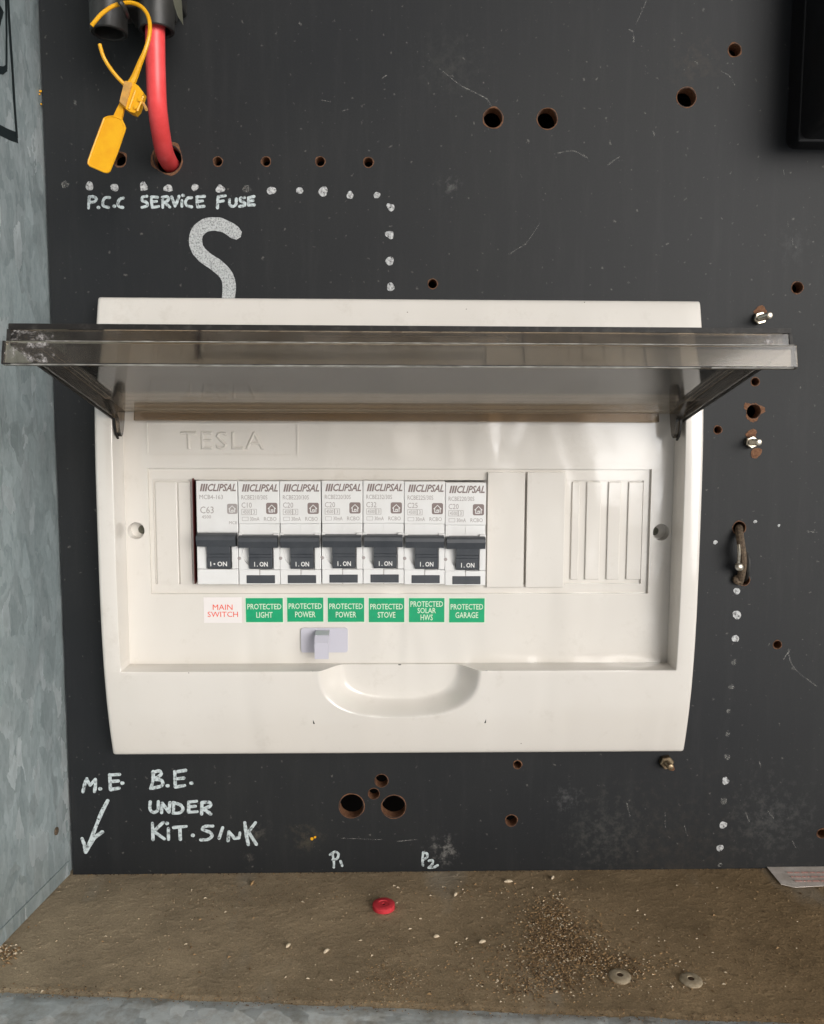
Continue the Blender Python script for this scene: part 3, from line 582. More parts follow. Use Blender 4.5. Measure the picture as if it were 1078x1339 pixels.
# marker lines on the galvanised wall (drawn on the wall plane)
def PW(px, py):
    d = ray(px, py)   # x = wx(h), h = DIST - d.y t
    t = (-149.5+slope*DIST)/(d.x+slope*d.y); return Vector((d.x*t+.06, DIST-d.y*t, d.z*t))
def wall_line(pts, wd):
    c = catmull([PW(*p) for p in pts], 5); vs = []; fs = []
    for i, p in enumerate(c):
        t = (c[min(i+1, len(c)-1)]-c[max(i-1, 0)]).normalized(); n_ = Vector((0, -t.z, t.y)).normalized()*wd/2
        vs += [p+n_, p-n_]
    for i in range(len(c)-1): fs.append((2*i, 2*i+1, 2*i+3, 2*i+2))
    return vs, fs
mbx = MB()
for pts, wd in (([(11, -10), (13, 30), (17, 90), (20, 140), (23, 180)], 3.4), ([(23, 180), (12, 176), (-4, 168)], 4.2), ([(8, -8), (9, 40), (9, 90)], 2.4), ([(9, 90), (4, 92), (-4, 90)], 3.0), ([(4, 14), (0, 30), (-3, 45)], 4.5), ([(1, 10), (-4, 14)], 3.5)):
    mbx.add(*wall_line(pts, wd))
mbx.out('marker_lines', M_marker, sw, smooth=False, recalc=False)
c = PW(73, 1087); MB().lathe(c, (1, 0, 0), [(1.8, 0), (1.7, .6), (1.0, .9), (.001, 1.0)], 14).out('rusty_rivet', M_rust, sw)

# ================================================================== ENCLOSURE
XL, XR, ZT, ZB = -124.7, 132.2, 54.4, -146.0
RX0, RX1, RZ0, RZ1 = -117.0, 124.2, -105.4, 12.0
FH = 6.0
enc = thing('switchboard_enclosure', P(522, 690, 0), 'cream plastic switchboard enclosure with its smoky lid flipped open', 'switchboard')
def fh(z): return 20.6-10.6*(min(1, abs(z+45.8)/100.2))**3
# cover plate front: grid, with recess cut and finger scoop
mb = MB(); BR = 1.6
def add_grid(xs, zs, hf):
    vs = [(x, hf(x, z), z) for x in xs for z in zs]; n = len(zs)
    mb.add(vs, [(i*n+j, (i+1)*n+j, (i+1)*n+j+1, i*n+j+1) for i in range(len(xs)-1) for j in range(n-1)])
def lin(a, b, n): return [a+(b-a)*i/n for i in range(n+1)]
def edge_round(x, z):
    d = 1e9; h = fh(z)
    dx = min(x-XL, XR-x); dz = min(z-ZB, ZT-z); q = 0
    for e in (dx, dz):
        if e < BR: q += (BR-math.sqrt(max(0, BR*BR-(BR-e)**2)))
    for e in ((RX0-x) if x < RX0+.01 and RZ0 <= z <= RZ1 else 9, (x-RX1) if x > RX1-.01 and RZ0 <= z <= RZ1 else 9, (RZ0-z) if z < RZ0+.01 and RX0 <= x <= RX1 else 9):
        if e < .5: q += .5-math.sqrt(max(0, .25-(.5-e)**2))
    return h-q
SCX0, SCX1 = P(417, 870, 18).x, P(629, 870, 18).x; SCC = (SCX0+SCX1)/2; SA = (SCX1-SCX0)/2; SB = 22.0
OX0, OX1, OZ = SCC-SA-3, SCC+SA+3, RZ0-SB-3
el = [XL, XL+.12, XL+.4, XL+.9, XL+1.6]; er = [XR-1.6, XR-.9, XR-.4, XR-.12, XR]
et = [ZB, ZB+.12, ZB+.4, ZB+.9, ZB+1.6]; eb = [ZT-1.6, ZT-.9, ZT-.4, ZT-.12, ZT]
zlow = et+lin(ZB+1.6, OZ, 6)[1:]; zmid = lin(OZ, RZ0-.5, 12)+[RZ0-.25, RZ0-.08, RZ0]; zrec = lin(RZ0, RZ1, 40); ztop = lin(RZ1, ZT-1.6, 16)+eb[1:]
xleft = el+[RX0-.5, RX0-.25, RX0-.08, RX0]; xright = [RX1, RX1+.08, RX1+.25, RX1+.5]+er; 
xfull = xleft+lin(RX0, OX0, 4)[1:]+lin(OX0, OX1, 10)[1:]+lin(OX1, RX1, 4)[1:]+xright[1:]
add_grid(xfull, zlow, edge_round)
add_grid(xleft+lin(RX0, OX0, 4)[1:], zmid, edge_round); add_grid(lin(OX1, RX1, 4)+xright[1:], zmid, edge_round)
add_grid(xleft, zrec, edge_round); add_grid(xright, zrec, edge_round); add_grid(xfull, ztop, edge_round)
# scoop (half superellipse)
NTH = 64; EX = 2.7; rings = []
def sc_h(r, z):
    f0_ = fh(z); dep = 10.5
    if r >= 1: return f0_
    t = min(1, (1-r)/.30); return f0_-dep*(t*t*(3-2*t))**.75
ths = [math.pi+math.pi*k/NTH for k in range(NTH+1)]
def bpt(th, s=1.0):
    c_, s_ = math.cos(th), math.sin(th); k_ = (abs(c_)**EX+abs(s_)**EX)**(-1/EX); return SCC+SA*k_*c_*s, RZ0+SB*k_*s_*s
def opt(th):
    c_, s_ = math.cos(th), math.sin(th); k_ = min((SA+3)/max(1e-6, abs(c_)), (SB+3)/max(1e-6, abs(s_))); return SCC+k_*c_, RZ0+k_*s_
vs = []; rr_ = [1.02]+[1-.30*i/12 for i in range(13)]+[.6, .45, .3, .15, 0.02]
for th in ths:
    x, z = opt(th); vs.append((x, fh(z), z))
    for r_ in rr_:
        x, z = bpt(th, r_); q = 0
        vs.append((x, sc_h(r_, z), z))
k = len(rr_)+1
mb.add(vs, [(i*k+j, (i+1)*k+j, (i+1)*k+j+1, i*k+j+1) for i in range(NTH) for j in range(k-1)])
# recess walls
def wall_strip(pts, h1=None): # pts (x,h,z) top edge -> down to floor
    vs = []; 
    for x, h, z in pts: vs += [(x, h, z), (x, FH-.5, z)]
    mb.add(vs, [(2*i, 2*i+1, 2*i+3, 2*i+2) for i in range(len(pts)-1)])
wall_strip([(RX0, edge_round(RX0, z), z) for z in zrec]); wall_strip([(RX1, edge_round(RX1, z), z) for z in zrec])
top = [(x, edge_round(x, RZ0), RZ0) for x in lin(RX0, OX0, 4)]+[(bpt(math.pi, r_)[0], sc_h(r_, RZ0), RZ0) for r_ in rr_]+[(bpt(0, r_)[0], sc_h(r_, RZ0), RZ0) for r_ in rr_[::-1]]+[(x, edge_round(x, RZ0), RZ0) for x in lin(OX1, RX1, 4)]
wall_strip(top); wall_strip([(RX0, fh(RZ1), RZ1), (RX1, fh(RZ1), RZ1)])
# outer sides
def side(pts):
    vs = []
    for x, h, z in pts: vs += [(x, h, z), (x, .05, z)]
    mb.add(vs, [(2*i, 2*i+1, 2*i+3, 2*i+2) for i in range(len(pts)-1)])
zall = sorted(set(zlow+zmid+zrec+ztop))
side([(XL, edge_round(XL, z), z) for z in zall]); side([(XR, edge_round(XR, z), z) for z in zall])
side([(x, edge_round(x, ZB), ZB) for x in xfull]); side([(x, edge_round(x, ZT), ZT) for x in xfull])
cover = mb.out('cover_plate', M_plate, enc, ang=50)
bm = bmesh.new(); bm.from_mesh(cover.data); bmesh.ops.remove_doubles(bm, verts=bm.verts, dist=2e-6); bmesh.ops.recalc_face_normals(bm, faces=bm.faces); bm.to_mesh(cover.data); bm.free(); cover.data.set_sharp_from_angle(angle=R(50))
# inner panel floor (h = FH) with tray opening and screw wells
TX0, TX1, TZ0, TZ1 = -106.8, 114.6, -73.8, -18.1
sl, sr = P(178, 694, 6), P(865, 696, 6)
panel = flat([rect(RX0+.02, RX1-.02, RZ0+.02, RZ1-.02), rect(TX0, TX1, TZ0, TZ1), circ(sl.x, sl.z, 3.7, 32), circ(sr.x, sr.z, 3.7, 32)], FH-4, FH, 'inner_panel', M_plate2, enc)
# tray: frame lip and lower field with breaker opening
BX0, BX1, BZ0, BZ1 = -87.5, 40.6, -68.6, -22.7
I0, I1, J0, J1 = TX0+1.6, TX1-3.0, -69.6, -23.2
flat([rect(TX0-.3, TX1+.3, TZ0-.3, TZ1+.3), rect(I0, I1, J0, J1)], 3.0, 4.3, 'tray_lip', M_plate2, enc)
flat([rect(I0-.5, I1+.5, J0-.4, J1+.4), rect(BX0, BX1, BZ0, BZ1)], 1.2, 3.2, 'tray_floor', M_plate2, enc)
for a, b_, y0, y1 in ((206, 231, 630, 766), (236, 249, 630, 766), (746, 759, 630, 758), (765, 787, 630, 758), (793, 813, 630, 758), (819, 842, 630, 758)):
    p0, p1 = P(a, y1, 4), P(b_, y0, 4); MB().box(p0.x, p1.x, 3.0, 4.1, p0.z, p1.z, .35).out('knockout', M_plate2, enc)
# blank modules
for a, b_ in ((636.5, 687.0), (687.4, 740)):
    p0, p1 = P(a, 768, 6), P(b_, 617.5, 6); MB().box(p0.x, p1.x, 2, 6.4, p0.z, p1.z, .25).out('blank_module', M_plate2, enc)
MB().box(-87.3, -87.0, .3, 7.0, -69, -22.5).out('gap_strip', M_maroon, enc)  # added strip gives the dark gap beside the breakers its maroon tone
# screw wells
for c in (sl, sr):
    wl = MB().lathe((c.x, FH, c.z), (0, -1, 0), [(3.7, .02), (3.7, 5.4), (.001, 5.5)], 28, cap0=False).out('screw_well', M_plate2, enc)
    dx = 1.5 if c.x < 0 else -1.6
    MB().lathe((c.x+dx, .6, c.z), (0, 1, 0), [(1.9, 0), (1.9, .8), (1.5, 1.4), (.9, 1.5), (.7, .9), (.001, .8)], 20).out('screw', M_olive, wl)
# raised name frame and letters
p0, p1 = P(192, 596, 6), P(390, 556, 6)
flat([rect(p0.x, p1.x, p0.z, p1.z+1), rect(p0.x+.7, p1.x-.7, p0.z+.7, p1.z+.7)], FH-.1, FH+.5, 'name_frame', M_plate2, enc)
a, b_ = P(236, 588, 6), P(346, 564, 6)
vs, fs = textmesh('TESLA', a.x, b_.x, a.z, b_.z, FH-.05, bold=-.03, thick=.75, spacing=1.15, bevel=.05); build('embossed_lettering', vs, fs, M_plate2, enc)
# small moulding marks
mbx = MB()
for px, py in ((682, 973), (765, 395), (247, 880), (610, 404), (533, 408)):
    p = P(px, py, 18); 
    p = P(px, py, fh(p.z)); mbx.lathe((p.x, fh(p.z)+.02, p.z), (0, 1, 0), [(.22, -.1), (.2, .06), (.001, .07)], 8)
mbx.out('dirt_specks', M_gr[3], enc, kind='stuff')
# printed circuit labels
LAB = [(267, 316, 'MAIN|SWITCH'), (321, 371, 'PROTECTED|LIGHT'), (375, 424, 'PROTECTED|POWER'), (428, 477.5, 'PROTECTED|POWER'), (481.5, 530, 'PROTECTED|STOVE'), (534, 582.5, 'PROTECTED|SOLAR|HWS'), (586.5, 635, 'PROTECTED|GARAGE')]
rnd = random.Random(3)
for i, (a, b_, tx) in enumerate(LAB):
    dy = (0, 0, -.6, -.4, 0, 0, .3)[i]
    p0, p1 = P(a, 814.5+dy, 6), P(b_, 781+dy, 6); words = tx.split('|')
    lb = MB().box(p0.x, p1.x, FH+.01, FH+.16, p0.z, p1.z).out('circuit_label', M_wlab if i == 0 else M_pale, enc, label=(('white' if i == 0 else 'green')+' printed circuit label reading '+' '.join(words)))
    if i: MB().box(p0.x+.35, p1.x-.35, FH+.16, FH+.22, p0.z+.35, p1.z-.35).out('green_field', M_green, lb)
    mbx = MB(); H = p1.z-p0.z; Wd = p1.x-p0.x; cx = (p0.x+p1.x)/2
    if i == 0: rows = [(.74, .56, .50, 'MAIN'), (.42, .54-.0, .80, 'SWITCH')]
    if i == 0: rows = [(.51, .72, .52, 'MAIN'), (.23, .44, .80, 'SWITCH')]
    elif len(words) == 2: rows = [(.53, .75, .88, words[0]), (.20, .43, {'LIGHT': .42, 'POWER': .54, 'STOVE': .48, 'GARAGE': .62}[words[1]], words[1])]
    else: rows = [(.63, .85, .88, words[0]), (.38, .59, .50, words[1]), (.10, .33, .33, words[2])]
    for z0, z1, fw, t_ in rows:
        vs, fs = textmesh(t_, cx-Wd*fw/2, cx+Wd*fw/2, p0.z+H*z0, p0.z+H*z1, FH+(.16 if i == 0 else .22), bold=(0 if i == 0 else .01), thick=.05); mbx.add(vs, fs)
    mbx.out('lettering', M_red if i == 0 else M_pale, lb, smooth=False)
# latch under the labels
p0, p1 = P(394, 853, 6.5), P(455, 821, 6.5)
lt = flat([rrect(p0.x, p1.x, p0.z, p1.z, 1.2)], FH-.2, FH+1.0, 'latch', M_lilac, enc)
a, b_ = P(413, 830, 10).x, P(431, 830, 10).x; zt = P(424, 824, 7).z
prof = [(FH+.5, zt), (FH+4, zt+.2), (FH+8, zt-.6), (FH+10.2, zt-3.4), (FH+9.6, zt-10.8), (FH+8.7, zt-10.8), (FH+9.2, zt-3.8), (FH+7.4, zt-1.9), (FH+4, zt-1.2), (FH+.5, zt-1.4)]
MB().prism([Vector((a, h, z)) for h, z in prof], Vector((b_-a, 0, 0))).out('latch_hook', M_lilac, lt)
# ---------------- lid
AL = R(12.9); LX0, LX1, LS = -117.3, 124.2, 105.0; LH0, LZ0 = 9.0, 7.8
def lt_(v): # local (x, s, n) -> (x,h,z)
    x, s_, n_ = v; return Vector((x, LH0+s_*math.cos(AL)+n_*math.sin(AL), LZ0+s_*math.sin(AL)-n_*math.cos(AL)))
lid = MB().box(LX0, LX1, 0, LS, 0, 1.7, .3, 2, xf=lt_).out('lid', M_smoky, enc, label='smoky transparent hinged lid standing open')
for x0, x1 in ((LX0, LX0+1.8), (LX1-1.8, LX1)):
    MB().box(x0, x1, .5, LS-2.1, 1.75, 6.4, .25, 2, xf=lt_).out('lid_side', M_smoky2, lid)
MB().box(LX0, LX1, LS-2, LS, 1.75, 5.8, .25, 2, xf=lt_).out('lid_front', M_smoky4, lid)
MB().box(LX0-.8, LX1+1.0, LS-1.2, LS+1.0, 5.85, 13.2, .3, 2, xf=lt_).out('lid_lip', M_smoky, lid)
gx0, gx1 = P(400, 450, 108).x, P(661, 450, 108).x
MB().box(gx0, gx1, LS+.05, LS+.95, 3.6, 5.8, .2, 2, xf=lt_).out('lid_grip', M_smoky, lid)
MB().box(LX0+7, LX1-9, .3, 2.1, 1.75, 5.8, .25, 2, xf=lt_).out('hinge_bar', M_smoky2, lid)
# polished dark edges of the sheet, seen end on
for nm, b_ in (('top_edge', (LX0+.3, LX1-.3, LS+.0, LS+.25, .15, 1.9)), ('left_edge', (LX0-.1, LX0+1.1, LS+.02, LS+.3, 1.9, 5.8)), ('right_edge', (LX1-1.0, LX1+.1, LS+.02, LS+.3, 1.9, 5.8)), ('lip_left', (LX0-.85, LX0-.1, LS+.9, LS+1.15, 5.9, 13.1)), ('lip_low', (LX0-.7, LX1+.9, LS+.9, LS+1.02, 12.75, 13.25))):
    MB().box(*b_, .05, 1, xf=lt_).out('dark_edge', M_edge, lid)
for x0, x1 in ((LX0+.0, LX0+2.0), (LX1-2.0, LX1-.0)):
    MB().box((x0 if x0 < 0 else x1-.7), (x0+.7 if x0 < 0 else x1), 6, LS-14, 6.42, 6.9, .05, 1, xf=lt_).out('dark_edge', M_edge, lid)
# ragged moulding edges of the lip, the light they catch painted as pale strips
for n0, xa, xb in ((5.9, LX0+12, LX1+1), (13.2, LX0+2, LX1-28), (13.2, LX1-26, LX1+.5)):
    x = xa; vs = []; fs = []
    while x < xb:
        jj = .11+.08*noise.noise(Vector((x*.3, n0, 0)))
        vs += [lt_((x, LS+1.03, n0-jj)), lt_((x, LS+1.03, n0+jj)), lt_((x, LS+.3, n0+jj+.02))]; x += 1.5
    for i in range(len(vs)//3-1): fs += [(3*i, 3*i+1, 3*i+4, 3*i+3), (3*i+1, 3*i+2, 3*i+5, 3*i+4)]
    build('lip_edge_glint', vs, fs, mat('painted_edge_glint', (.36, .35, .32), .5, .4, var=(.14, .13, .11), scale=220), lid)
# dust smear at the left end
for (xa, xb, na, nb) in ((LX0-.6, LX0+15, 6.4, 12.7), (LX0+.6, LX0+14, 2.2, 5.4), (LX1-16, LX1-1, 2.2, 5.4)):
    ss = LS+1.08 if na > 6 else LS+.06
    build('dust_smear', [lt_(v) for v in ((xa, ss, na), (xb, ss, na), (xb, ss, nb), (xa, ss, nb))], [(0, 1, 2, 3)], M_smear, lid, recalc=False)
# hinge tabs
for x0, x1 in ((-116.4, -114.0), (119.8, 122.4)):
    pr = []
    for s_, n_ in ((2, 1.8), (2.2, 6), (2.6, 10), (3.4, 12.4), (4.6, 13.4), (6.2, 12.6), (8, 10), (9.5, 6.5), (22, 1.8)): pr.append(lt_((x0, s_, n_)))
    MB().prism(pr, Vector((x1-x0, 0, 0))).out('hinge_tab', M_smoky3, lid)
    MB().prism([lt_((x0 if x0 < 0 else x1-.9, a_, b__)) for a_, b__ in ((8.2, 10.2), (9.7, 6.6), (10.3, 6.8), (8.8, 10.6), (6.6, 13.2), (3.6, 14.3), (3.6, 13.7), (6.3, 12.8))], Vector((.9, 0, 0))).out('dark_edge', M_edge, lid)

# ================================================================== BREAKERS (local origin at top-left front corner; x right, z down)
G = 'circuit breakers in the enclosure row'
BH = 10.6     # label face height
def pill_house(mb, x, z, s, h):
    pts = rrect(x, x+s, z-s, z, s*.16, 3)
    mb.prism([Vector((a, h, b_)) for a, b_ in pts], Vector((0, .05, 0)))
def house_lines(mb, x, z, s, h):
    for seg in ([(.18, .52), (.5, .2), (.82, .52)], [(.26, .5), (.26, .82)], [(.26, .82), (.6, .82)], [(.74, .5), (.74, .82)], [(.45, .62), (.6, .62)], [(.6, .62), (.6, .82)], [(.45, .62), (.45, .72)]):
        ribbon(mb, [(x+s*a, z-s*b_) for a, b_ in seg], s*.075, h, .02, n=1)
def face_print(parent, x, z, W_, top, rating, kind, ico_x=12.0):
    mb = MB(); m2 = MB(); m3 = MB()
    def T(m, t_, x0, x1, z0, z1, bold=.01, sh=0): 
        vs, fs = textmesh(t_, x+x0, x+x1, z-z1, z-z0, BH+.01, bold=bold, shear=sh, thick=.04); m.add(vs, fs)
    T(mb, 'CLIPSAL', 5.0, W_-.6, 1.3, 4.6, .028, .32)
    for k_ in range(3):
        x0 = 1.6+k_*1.05; mb.prism([Vector((x+x0, BH+.01, z-4.6)), Vector((x+x0+.75, BH+.01, z-4.6)), Vector((x+x0+1.45, BH+.01, z-1.35)), Vector((x+x0+.7, BH+.01, z-1.35))], Vector((0, .04, 0)))
    T(m2, top, 1.4, 12.6 if kind == 'rcbo' else 11.5, 6.1, 8.0, .0)
    if kind == 'rcbo':
        T(m2, rating, 1.4, 5.8, 9.3, 11.6, .0)
        T(m2, '4500', 2.0, 5.0, 12.6, 14.2, 0); T(m2, '3', 6.4, 7.1, 12.6, 14.2, 0)
        for a, b_ in ((1.5, 5.5), (5.7, 7.8)):
            for q in ([(a, 12.2), (b_, 12.2)], [(a, 14.6), (b_, 14.6)], [(a, 12.2), (a, 14.6)], [(b_, 12.2), (b_, 14.6)]): ribbon(m2, [(x+u, z-v) for u, v in q], .16, BH+.02, .02, n=1)
        T(m2, '30mA', 5.0, 9.0, 15.6, 17.3, 0); T(m2, 'RCBO', 11.0, 16.4, 15.6, 17.3, 0)
        for q in ([(1.6, 15.7), (4.2, 15.7)], [(1.6, 17.2), (4.2, 17.2)], [(1.6, 15.7), (1.6, 17.2)], [(4.2, 15.7), (4.2, 17.2)]): ribbon(m2, [(x+u, z-v) for u, v in q], .14, BH+.02, .02, n=1)
        pill_house(mb, x+ico_x, z-9.4, 4.9, BH+.01); house_lines(m3, x+ico_x, z-9.4, 4.9, BH+.08)
    else:
        T(m2, rating, 1.6, 7.4, 11.2, 14.2, .0); T(m2, '4500', 2.2, 6.2, 15.0, 16.4, 0); T(m2, 'MCB', 14.0, 17.4, 17.6, 18.9, 0)
        pill_house(m2, x+13.2, z-10.0, 4.4, BH+.01); house_lines(m3, x+13.2, z-10.0, 4.4, BH+.08)
    pm = mb.out('printed_text', M_print, parent, smooth=False, recalc=False)
    m2.out('printed_text', M_print2, parent, smooth=False, recalc=False); m3.out('house_symbol', M_breaker, pm, smooth=False, recalc=False)
def toggle(parent, x, z, W_, kind):
    """x,z: top-left of module; toggle with a full-width bar and a narrow stem"""
    s0, s1 = (4.7, 14.6)
    zb0, zb1 = (23.2, 28.6) if kind == 'rcbo' else (22.6, 28.2)
    prof = [(BH-3, zb0), (BH+3.2, zb0+.3), (BH+4.6, zb0+1.1), (BH+4.8, zb0+2.6), (BH+3.6, zb1), (BH-3, zb1)]
    mb = MB().prism([Vector((x+.5, h, z-q)) for h, q in prof], Vector((W_-1.0, 0, 0)))
    prof = [(BH-3, zb1-.2), (BH+3.3, zb1-.2), (BH+2.9, 31.4), (BH+2.5, 31.8), (BH+2.4, 32.8), (BH+2.7, 33.1), (BH+2.3, 37.6), (BH+1.9, 38.1), (BH-3, 38.1)]
    mb.prism([Vector((x+s0, h, z-q)) for h, q in prof], Vector((s1-s0, 0, 0)))
    tg = mb.out('toggle', M_tog, parent, ang=25)
    t1 = MB()
    vs, fs = textmesh('I . ON' if kind == 'rcbo' else 'I • ON', x+s0+(2.2 if kind == 'rcbo' else 1.3), x+s1-(1.9 if kind == 'rcbo' else 1.4), z-37.0, z-34.9, 0, bold=.02, thick=.05)
    def hh(zz): q = z-zz; return BH+2.7-(q-33.1)/4.5*.4
    t1.add([Vector((v.x, hh(v.z)+.02+v.y, v.z)) for v in vs], fs); t1.out('switch_lettering', M_white, tg, smooth=False)
def breaker(px, py, kind, top, rating, label):
    p = P(px, py, BH); x, z = p.x, p.z; W_ = 17.75
    t = thing('circuit_breaker', (x, BH, z), label, 'circuit breaker', G)
    mb = MB()
    if kind == 'rcbo':
        mb.box(x, x+W_, 1.4, BH, z-18.6, z, .25)                # label block
        mb.box(x+.1, x+W_-.1, 1.4, BH-.5, z-45.0, z-18.7, .2)   # toggle block
        mb.box(x+15.0, x+W_, 4, BH+.9, z-38.6, z-22.6, .3)
        ck = [(0, 22.6), (1.5, 22.6), (1.5, 31.2)]+[(8.7+7.2*math.cos(R(180+90*q/8)), 31.2-7.0*math.sin(R(180+90*q/8))) for q in range(1, 9)]+[(8.7, 38.65), (0, 38.65)]
        mb.prism([Vector((x+u, 4, z-v)) for u, v in ck], Vector((0, BH+.9-4, 0)))
        mb.box(x, x+8.9, 4, BH+1.0, z-45.1, z-38.7, .3); mb.box(x+9.0, x+W_, 4, BH+1.0, z-45.1, z-38.7, .3)
        mb.box(x+9.0-.0, x+9.12, 4, BH-.3, z-22.4, z-19, 0)
        mb.out('breaker_body', M_breaker, t)
        MB().lathe((x+.2, BH+.85, z-33.6), (0, 1, 0), [(.8, 0), (.7, .12), (.001, .14)], 12).out('side_notch', M_print2, t)
        MB().box(x+3.2, x+15.6, BH+.2, BH+1.25, z-44.6, z-41.0, .2).out('test_button', M_tog, t)
        MB().box(x+8.85, x+9.05, BH+.9, BH+1.05, z-41.0, z-38.6).out('seam', M_print2, t)
    else:
        mb.box(x, x+W_, 1.4, BH, z-22.4, z, .25); mb.box(x+.1, x+W_-.1, 1.4, BH-.6, z-45, z-22.5, .2)
        for a, b_ in ((.0, 4.2), (15.0, W_)): mb.box(x+a, x+b_, 4, BH+.9, z-38.4, z-28.4, .3)
        mb.box(x, x+W_, 4, BH+1.0, z-45.2, z-38.5, .3)
        mb.out('breaker_body', M_breaker, t)
    toggle(t, x, z, W_, kind)
    return t, x, z
mcb, x, z = breaker(256.2, 628.5, 'mcb', 'MCB4-163', 'C63', 'leftmost white breaker marked C63, above the white MAIN SWITCH label')
face_print(mcb, x, z, 17.75, 'MCB4-163', 'C63', 'mcb')
RC = [(311.2, 629, 'RCBE210/30S', 'C10', 'white breaker marked C10, above the green PROTECTED LIGHT label'),
      (365.6, 629, 'RCBE220/30S', 'C20', 'white breaker marked C20, above the left one of the two PROTECTED POWER labels'),
      (420.6, 628.5, 'RCBE220/30S', 'C20', 'white breaker marked C20, above the right one of the two PROTECTED POWER labels'),
      (474.9, 628.5, 'RCBE232/30S', 'C32', 'white breaker marked C32, above the green PROTECTED STOVE label'),
      (529.0, 629.5, 'RCBE225/30S', 'C25', 'white breaker marked C25, above the PROTECTED SOLAR HWS label'),
      (582.9, 631.0, 'RCBE220/30S', 'C20', 'rightmost white breaker, marked C20, above the PROTECTED GARAGE label')]
proto, X0, Z0 = breaker(RC[0][0], RC[0][1], 'rcbo', None, None, RC[0][4])
kids = list(proto.children)
for i, (px, py, tp, rt_, lbl) in enumerate(RC):
    p = P(px, py, BH)
    if i == 0: t = proto
    else:
        t = proto.copy(); COL.objects.link(t); t.location = w(p); t['label'] = lbl; ORG[t.name] = t.location.copy()
        for ch in kids:
            c = ch.copy(); COL.objects.link(c); c.parent = t
            for g in ch.children: d = g.copy(); COL.objects.link(d); d.parent = c
    face_print(t, p.x, p.z, 17.75, tp, rt_, 'rcbo')

# ================================================================== CABLE, SEAL, FUSE CARRIER
cb = [P(203, -12, 30), P(203, 40, 30), P(203.5, 80, 29), P(205, 125, 27), P(207, 150, 24), P(211, 178, 17), P(215, 198, 9), P(220, 210, 0), P(224, 216, -8), P(229, 222, -20)]
MBc = MB().tube(catmull(cb, 8), 3.75, 24)
o = MBc.out('red_cable', M_redcable); tag(o, 'thick red insulated cable running from the black fuse carrier into a ragged hole', 'cable')
t = thing('fuse_carrier', P(175, -30, 0), 'black service fuse carrier at the top left with two round cable sockets', 'fuse')
mb = MB(); c1 = P(142, 18, 30); c2 = P(204, 8, 30)
a, b_ = P(118, -60, 10), P(238, 8, 10); mb.box(a.x+1, b_.x, .3, 12, b_.z, a.z+40, 1.2)
a = P(122, 3, 30); b2 = P(222, 12, 30); mb.box(a.x-2, b2.x-1, 12, 40, a.z, a.z+50, 1.5)
mb.box(c1.x+5, c2.x-3, 12, 30, P(170, 22, 22).z, a.z+10, 1)
mb.out('fuse_body', M_black, t)
for c, py, ro in ((c1, 44, 7.0), (c2, 40, 6.9)):
    zb = P(142, py, 30).z
    MB().lathe((c.x, 30, zb), (0, 0, 1), [(ro-1.6, 12), (ro-1.6, 0.3), (ro-1.2, 0), (ro-.3, 0), (ro, .4), (ro+.1, 18), (ro-1, 19)], 32).out('cable_socket', M_black, t)
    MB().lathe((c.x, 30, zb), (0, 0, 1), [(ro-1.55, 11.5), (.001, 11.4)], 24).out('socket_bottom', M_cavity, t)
pts = [P(222, -10, 34), P(236, -10, 30), P(239, 31, 22), P(233, 22, 26)]
MB().prism(pts, Vector((0, -1.2, 0))).out('cover_flap', M_olive, t)
# security seal
sh = 46
t = thing('security_seal', P(142, 225, sh), 'yellow plastic security seal with broken strap hanging over the red cable', 'security seal')
Q = lambda x, y, h=sh: P(90+x/5.581, y/5.581, h)
tagp = [Q(262, 868), Q(292, 856), Q(328, 852), Q(352, 800), Q(380, 745), Q(408, 775), Q(398, 830), Q(388, 872), Q(402, 905), Q(416, 932), Q(360, 1100), Q(300, 1248), Q(282, 1260), Q(262, 1256), Q(160, 1212), Q(146, 1196), Q(150, 1170), Q(205, 1020)]
c = sum(tagp, Vector())/len(tagp)
tp = MB().prism([Vector((p.x, sh-.7, p.z)) for p in tagp], Vector((0, 1.4, 0))).out('tag_plate', M_yellow, t)
rim = MB(); ins = [tagp[i] for i in (0, 1, 2, 7, 8, 9, 10, 11, 12, 13, 14, 15, 16, 17)]
rim.tube([Vector((p.x, sh+.6, p.z)) for p in ins+[ins[0]]], .38, 6, cap=False); rim.out('raised_rim', M_yellow, tp)
cl = [Q(430, 605, sh), Q(478, 610, sh), Q(520, 640, sh), Q(556, 688, sh), Q(540, 740, sh), Q(515, 812, sh), Q(490, 838, sh), Q(455, 825, sh), Q(405, 790, sh), Q(385, 745, sh)]
MB().prism([Vector((p.x, sh-2.2, p.z)) for p in cl], Vector((0, 4.2, 0))).out('clasp', M_yellow, t)
band = [Q(425, 612), Q(478, 625), Q(430, 800), Q(388, 760)]
MB().prism([Vector((p.x, sh+1.6, p.z)) for p in band], Vector((0, 1.3, 0))).out('clasp_insert', M_yclear, t)
mb = MB()
for q in ([(487, 660), (440, 795)], [(545, 700), (500, 810)]):
    mb.tube([Q(*q[0], sh+2.1), Q(*q[1], sh+2.1)], .45, 6)
for q in ((522, 728), (490, 782)):
    p = Q(*q, sh+2.0); mb.lathe(p, (0, 1, 0), [(.9, 0), (.8, .7), (.001, .8)], 10)
mb.out('clasp_ribs', M_yellow, t)
st = [Q(445, 625, sh+.5), Q(480, 560, sh+1), Q(515, 470, sh+2), Q(556, 370, sh+3), Q(585, 270, sh+3), Q(592, 180, sh+2), Q(572, 100, sh), Q(525, 45, sh-1), Q(455, 18, sh-2), Q(380, 25, sh-2), Q(310, 50, sh-1), Q(240, 100, sh), Q(195, 150, sh+1), Q(166, 186, sh+1)]
s2 = catmull(st, 5); rad = [1.5-.75*min(1, i/(len(s2)*.25)) for i in range(len(s2))]
